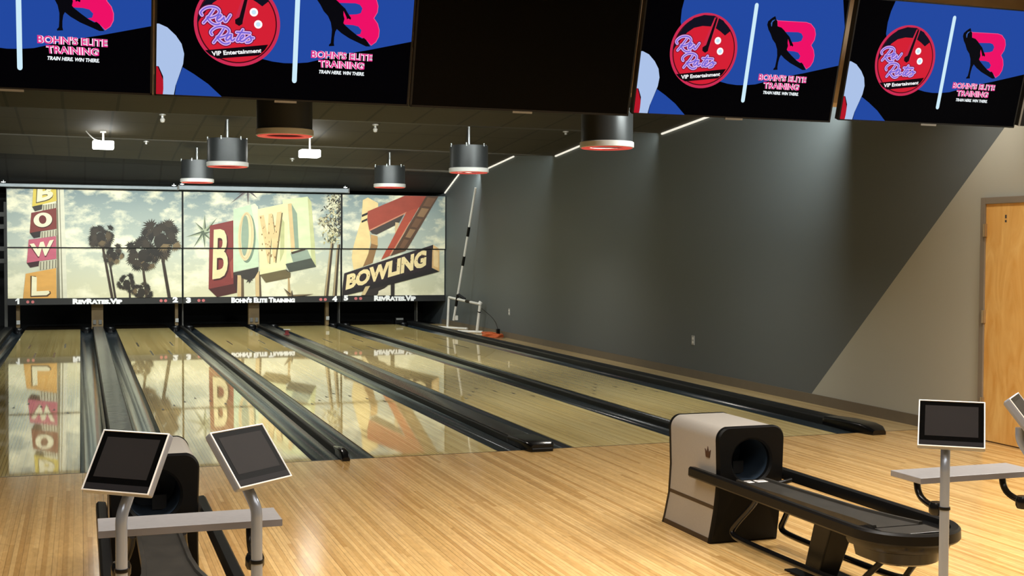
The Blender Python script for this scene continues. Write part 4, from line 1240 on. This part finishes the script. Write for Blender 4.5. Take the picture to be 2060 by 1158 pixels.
    # bent foot rails
    for s in (-1, 1):
        pts = [(xc + s * 0.115, -3.86, 0.36), (xc + s * 0.12, -3.82, 0.295), (xc + s * 0.155, -3.69, 0.165), (xc + s * 0.162, -3.62, 0.085), (xc + s * 0.162, -3.80, 0.075), (xc + s * 0.16, -4.3, 0.078), (xc + s * 0.16, -4.7, 0.085), (xc + s * 0.12, -4.86, 0.12)]
        m = MB(); m.tube(pts, 0.0175, 14, smooth=3); obj('foot_rail', m, M['black_gloss'], t, smooth=50)
        m = MB(); m.tube([(xc + s * 0.10, -4.99, 0.27), (xc + s * 0.13, -4.80, 0.09), (xc + s * 0.13, -4.76, 0.0)], 0.015, 12, smooth=2); obj('end_strut', m, M['black'], t, smooth=50)
    m = MB(); m.box(xc - 0.21, xc - 0.08, -4.2, -3.66, 0.0, 0.004); m.box(xc - 0.08, xc + 0.16, -4.2, -3.6, 0.0, 0.003)
    return t
PX1, PX2 = (R1 + L2) / 2, (R3 + L4) / 2
ball_return(PX2, 'ball return with champagne hood and black rack, standing alone at the right')
ball_return(PX1, 'ball return half hidden behind the two consoles at the left')
for xc, lab in ((PX2, 'thin floor access plate under the rack of the right ball return'), (PX1, 'thin floor access plate under the rack of the left ball return')):
    m = MB(); m.box(xc - 0.215, xc + 0.1, -4.21, -3.6, 0.0005, 0.004)
    tag(obj('floor_plate', m, M['approach'], None, base=(0, 0, 0.0005)), lab, 'floor plate', 'floor plates')
    

# ------------------------------------------------------------------ scoring consoles
def console(xc, ys, poles, tablets, label):
    t = thing('scoring_console', label, 'console', (xc, ys, 0), 'scoring consoles')
    for (px, yp), (tc, yaw, til, rol) in zip(poles, tablets):
        c0 = Vector(tc)
        n = Vector((-math.sin(yaw) * math.cos(til), -math.cos(yaw) * math.cos(til), math.sin(til)))
        rt = Vector((math.cos(yaw), -math.sin(yaw), 0)); up = n.cross(rt)
        if up.z < 0: up = -up
        rt, up = rt * math.cos(rol) + up * math.sin(rol), up * math.cos(rol) - rt * math.sin(rol)
        foot = Vector((px + 0.05 * math.sin(yaw), yp + 0.05 * math.cos(yaw), c0.z - 0.05))
        m = MB(); m.tube([(px, yp, 0.012), (px, yp, 0.66)], 0.0195, 20); m.lathe([(0.07, 0), (0.07, 0.008), (0.03, 0.016), (0.0, 0.016)], px, yp, 28)
        pl = obj('pole', m, M['silver'], t, smooth=40)
        m = MB(); m.tube([(px, yp, 0.662), (px, yp, 0.78), (px, yp, 0.835), (px + (foot.x - px) * 0.5, yp + (foot.y - yp) * 0.5, 0.875), (foot.x, foot.y, 0.915), (foot.x, foot.y, foot.z)], 0.019, 20, smooth=3)
        sub('pole_top', m, M['silver'], pl, t.location, smooth=40)
        m = MB(); m.lathe([(0.0, .652), (0.0225, 0.652), (0.0235, 0.656), (0.0225, 0.664), (0.0, .664)], px, yp, 24)
        sub('collar', m, M['black'], pl, t.location, smooth=40)
        m = MB(); m.lathe([(0.0, 0.62), (0.026, 0.622), (0.032, 0.634), (0.032, 0.66), (0.026, 0.674), (0.0, 0.676)], px, yp + 0.048, 24); m.tube([(px, yp + 0.03, 0.645), (px, yp + 0.13, 0.66), (px, yp + 0.17, 0.69), (px, yp + 0.18, 0.737)], 0.014, 10, smooth=2)
        obj('shelf_bracket', m, M['black_gloss'], t, smooth=40)
        W2, H2, D2 = 0.13, 0.108, 0.034
        m = MB()
        fr = [c0 + rt * (sx * W2) + up * (sy * H2) for sx, sy in ((-1, -1), (1, -1), (1, 1), (-1, 1))]
        md = [p - n * 0.022 for p in fr]
        bk = [c0 - n * D2 + rt * (sx * W2 * 0.93) + up * (sy * H2 * 0.93) for sx, sy in ((-1, -1), (1, -1), (1, 1), (-1, 1))]
        m.loft([fr, md, bk]); tb = obj('touch_screen', m, M['tabframe'], t, bevel=0.005)
        m = MB()
        def fr4(w, h, dz, dy=0.0): return [c0 + n * dz + rt * (sx * w) + up * (sy * h + dy) for sx, sy in ((-1, -1), (1, -1), (1, 1), (-1, 1))]
        m.loft([fr4(W2 - .001, H2 - .001, 0.0), fr4(W2 - 0.001, H2 - .001, 0.003), fr4(W2 - 0.005, H2 - 0.005, 0.004), fr4(W2 - 0.006, H2 - 0.006, 0.0005)], cap=False)
        sub('white_rim', m, M['tabrim'], tb, t.location)
        m = MB(); m.add(fr4(W2 - 0.006, H2 - 0.006, 0.0012), [(0, 1, 2, 3)]); sub('glass_front', m, M['glass'], tb, t.location)
        m = MB(); m.add(fr4(0.103, 0.0705, 0.0018, 0.012), [(0, 1, 2, 3)]); sub('display', m, M['lcd'], tb, t.location)
        m = MB(); m.add(fr4(W2 - 0.008, 0.010, 0.0018, -H2 + 0.018), [(0, 1, 2, 3)]); sub('lower_strip', m, M['lcdstrip'], tb, t.location)
        m = MB(); m.obox(c0 - up * 0.06 - n * 0.036, rt, up, n, 0.03, 0.028, 0.006); sub('mount', m, M['black'], tb, t.location)
    m = MB(); m.box(xc - 0.305, xc + 0.305, ys + 0.02, ys + 0.225, 0.737, 0.762)
    sh = obj('shelf', m, M['shelf'], t, bevel=0.002)
    m = MB(); m.box(xc - 0.3055, xc + 0.3055, ys + 0.0195, ys + 0.0205, 0.738, 0.761); sub('edge_band', m, M['shelf_edge'], sh, t.location)
    return t
console(-1.90, -5.56, [(-2.135, -5.672), (-1.703, -5.69)], [((-2.120, -5.666, 1.011), 0.678, 0.572, 0), ((-1.721, -5.695, 1.017), -0.72, 0.657, 0)],
        'silver twin touch screen console with grey shelf in front of the left ball return')
console(1.345, -5.60, [(1.073, -5.69), (1.505, -5.70)], [((1.101, -5.690, 1.002), 0.679, 0.635, 0.0), ((1.487, -5.70, 1.017), -0.72, 0.657, 0)],
        'silver twin touch screen console at the right edge, in front of the wooden door')

# ------------------------------------------------------------------ PVC stand, pole, cable coil, outlets
t = thing('pipe_stand', 'white pipe stand on two feet beside the grey wall near the lane end', 'stand', (5.15, 14.6, 0))
r = 0.026
m = MB(); m.tube([(4.86, 15.55, r), (5.33, 14.80, r)], r, 10); obj('foot_bar', m, M['pvc'], t, smooth=50)
m = MB(); m.tube([(4.93, 14.15, r), (5.33, 13.75, r)], r, 10); obj('foot_bar', m, M['pvc'], t, smooth=50)
m = MB(); m.tube([(5.04, 15.28, r), (5.06, 15.24, 0.68)], r, 10); obj('upright_pipe', m, M['pvc'], t, smooth=50)
m = MB(); m.tube([(5.24, 13.85, r), (5.27, 13.75, 0.56)], r * 1.15, 10); obj('upright_pipe', m, M['pvc'], t, smooth=50)
m = MB(); m.tube([(5.06, 15.24, 0.665), (5.15, 14.6, 0.63), (5.27, 13.75, 0.585)], r, 10); obj('cross_pipe', m, M['pvc'], t, smooth=50)
m = MB(); m.tube([(5.18, 14.4, 0.62), (5.21, 14.2, 0.61)], r * 1.2, 10); m.tube([(5.262, 13.775, 0.42), (5.264, 13.77, 0.44)], r * 1.3, 10); obj('tape_band', m, M['black'], t)
m = MB(); m.tube([(5.25, 13.75, 0.57), (5.29, 13.75, 0.63)], r * 1.6, 10); obj('elbow_joint', m, M['pvc'], t)
t = thing('leaning_pole', 'long white pole with black bands leaning on the pipe stand by the grey wall', 'pole', (5.11, 14.9, 0.18))
p0 = Vector((5.075, 14.95, 0.20)); p1 = Vector((5.30, 14.16, 2.92))
m = MB(); m.tube([p0, p1], 0.024, 12); obj('pole_tube', m, M['pvc'], t, smooth=50)
for q, l in ((0.155, 0.045), (0.455, 0.035), (0.675, 0.035)):
    m = MB(); m.tube([p0.lerp(p1, q - l), p0.lerp(p1, q + l)], 0.03, 12); obj('black_band', m, M['black'], t, smooth=50)
m = MB(); a = p0.lerp(p1, 0.2); m.tube([a, a + Vector((0.12, -0.12, -0.1))], 0.03, 10); obj('pole_handle', m, M['black'], t)
m = MB(); m.box(5.10, 5.16, 14.9, 14.96, 0.2, 0.3); obj('pole_block', m, M['pvc'], t, bevel=0.006)
m = MB(); pts = []
for k in range(70):
    a = 2 * PI * k / 18; rr_ = 0.17 + 0.02 * math.sin(k * 1.7); pts.append((5.2 + rr_ * math.cos(a) * 0.85, 12.75 + 0.55 * rr_ / .17 * math.sin(a) * .8, 0.012 + 0.0009 * k))
m.tube(pts, 0.011, 6, smooth=1)
t = thing('cable_coil', 'coiled orange cable lying on the wood strip at the foot of the pipe stand', 'cable', (5.2, 12.75, 0))
obj('cable', m, M['orange'], t, smooth=60)
m = MB(); m.box(5.27, 5.33, 12.66, 12.74, 0.07, 0.16); obj('cable_plug', m, M['black'], t, bevel=0.01)
m = MB(); m.tube([(5.30, 12.7, 0.15), (5.36, 13.1, 0.32), (5.29, 13.7, 0.5)], 0.006, 6, smooth=2); obj('lead_wire', m, M['black'], t)
for y, z, lab in ((4.889, 0.498, 'pale wall outlet on the grey wall, opposite the middle of lane 5'), (12.38, 0.498, 'pale wall outlet on the grey wall just right of the pipe stand')):
    t = thing('wall_outlet', lab, 'wall outlet', (WX, y, z), 'wall outlets')
    m = MB(); m.box(WX - 0.008, WX, y - 0.042, y + 0.042, z - 0.062, z + 0.062); obj('cover_plate', m, M['plate'], t, bevel=0.003)
    for dz in (-0.025, 0.025):
        m = MB(); m.box(WX - 0.0105, WX - 0.008, y - 0.018, y + 0.018, z + dz - 0.016, z + dz + 0.016); obj('socket', m, M['white'], t)

# ------------------------------------------------------------------ lights
def area(name, loc, rot, sx, sy, power, col, spread=PI):
    l = bpy.data.lights.new(name, 'AREA'); l.shape = 'RECTANGLE'; l.size = sx; l.size_y = sy; l.energy = power; l.color = col; l.spread = spread
    o = bpy.data.objects.new(name, l); COL.objects.link(o); o.location = loc; o.rotation_euler = rot
    return o
WARM = (1.0, 0.955, 0.885); COOL = (0.93, 1.0, 0.98)
# troffers over the approach and the seats
area('approach_light', (0.2, -4.6, 3.95), (0, 0, 0), 8.0, 1.2, 265, WARM, math.radians(150))
area('seating_light', (0.2, -8.5, 3.95), (0, 0, 0), 8.0, 2.5, 240, WARM, math.radians(160))
area('door_can', (4.75, -0.95, 3.34), (0, 0, 0), 0.16, 0.16, 12, WARM, math.radians(150))
area('door_light', (4.3, -3.4, 3.95), (0, math.radians(18), 0), 0.9, 1.4, 165, WARM, math.radians(150))
# light strips tucked into the ceiling bays, thrown toward the pins
for x, w, y, z, p, tilt in ((0.4, 9.9, 5.98, 3.34, 190, 62), (0.4, 9.9, 10.1, 3.31, 170, 60), (0.4, 9.9, 14.2, 3.22, 134, 48), (4.4, 1.8, 1.35, 3.31, 50, 66)):
    area('bay_strip', (x, y, z), (math.radians(tilt), 0, 0), w, 0.05, p, COOL, math.radians(140))
for x in DX:
    for y in (2.6, 7.7, 12.5):
        l = bpy.data.lights.new('drum_lamp', 'SPOT'); l.energy = 260; l.color = (1, .93, .82); l.spot_size = math.radians(140); l.spot_blend = 0.8; l.shadow_soft_size = 0.15
        o = bpy.data.objects.new('drum_lamp', l); COL.objects.link(o); o.location = (x, y, 2.79)

W = bpy.data.worlds.new('room_world'); SC.world = W; W.use_nodes = True
W.node_tree.nodes['Background'].inputs[0].default_value = (0.05, 0.05, 0.05, 1)
W.node_tree.nodes['Background'].inputs[1].default_value = 0.3

# ------------------------------------------------------------------ camera
cd = bpy.data.cameras.new('camera'); co = bpy.data.objects.new('camera', cd); COL.objects.link(co)
cd.sensor_width = 36.0; cd.lens = FPX / IW * 36.0; cd.clip_end = 200
mx = Matrix(((_R.x, _U.x, -_F.x), (_R.y, _U.y, -_F.y), (_R.z, _U.z, -_F.z))).to_4x4()
mx.translation = CAM
co.matrix_world = mx
SC.camera = co
SC.view_settings.view_transform = 'Standard'
SC.view_settings.look = 'None'
SC.view_settings.exposure = 0.0
SC.view_settings.gamma = 1.0
SC.view_settings.use_curve_mapping = False
try:
    SC.cycles.use_denoising = True
    SC.cycles.max_bounces = 8
    SC.cycles.sample_clamp_indirect = 6
except Exception:
    pass
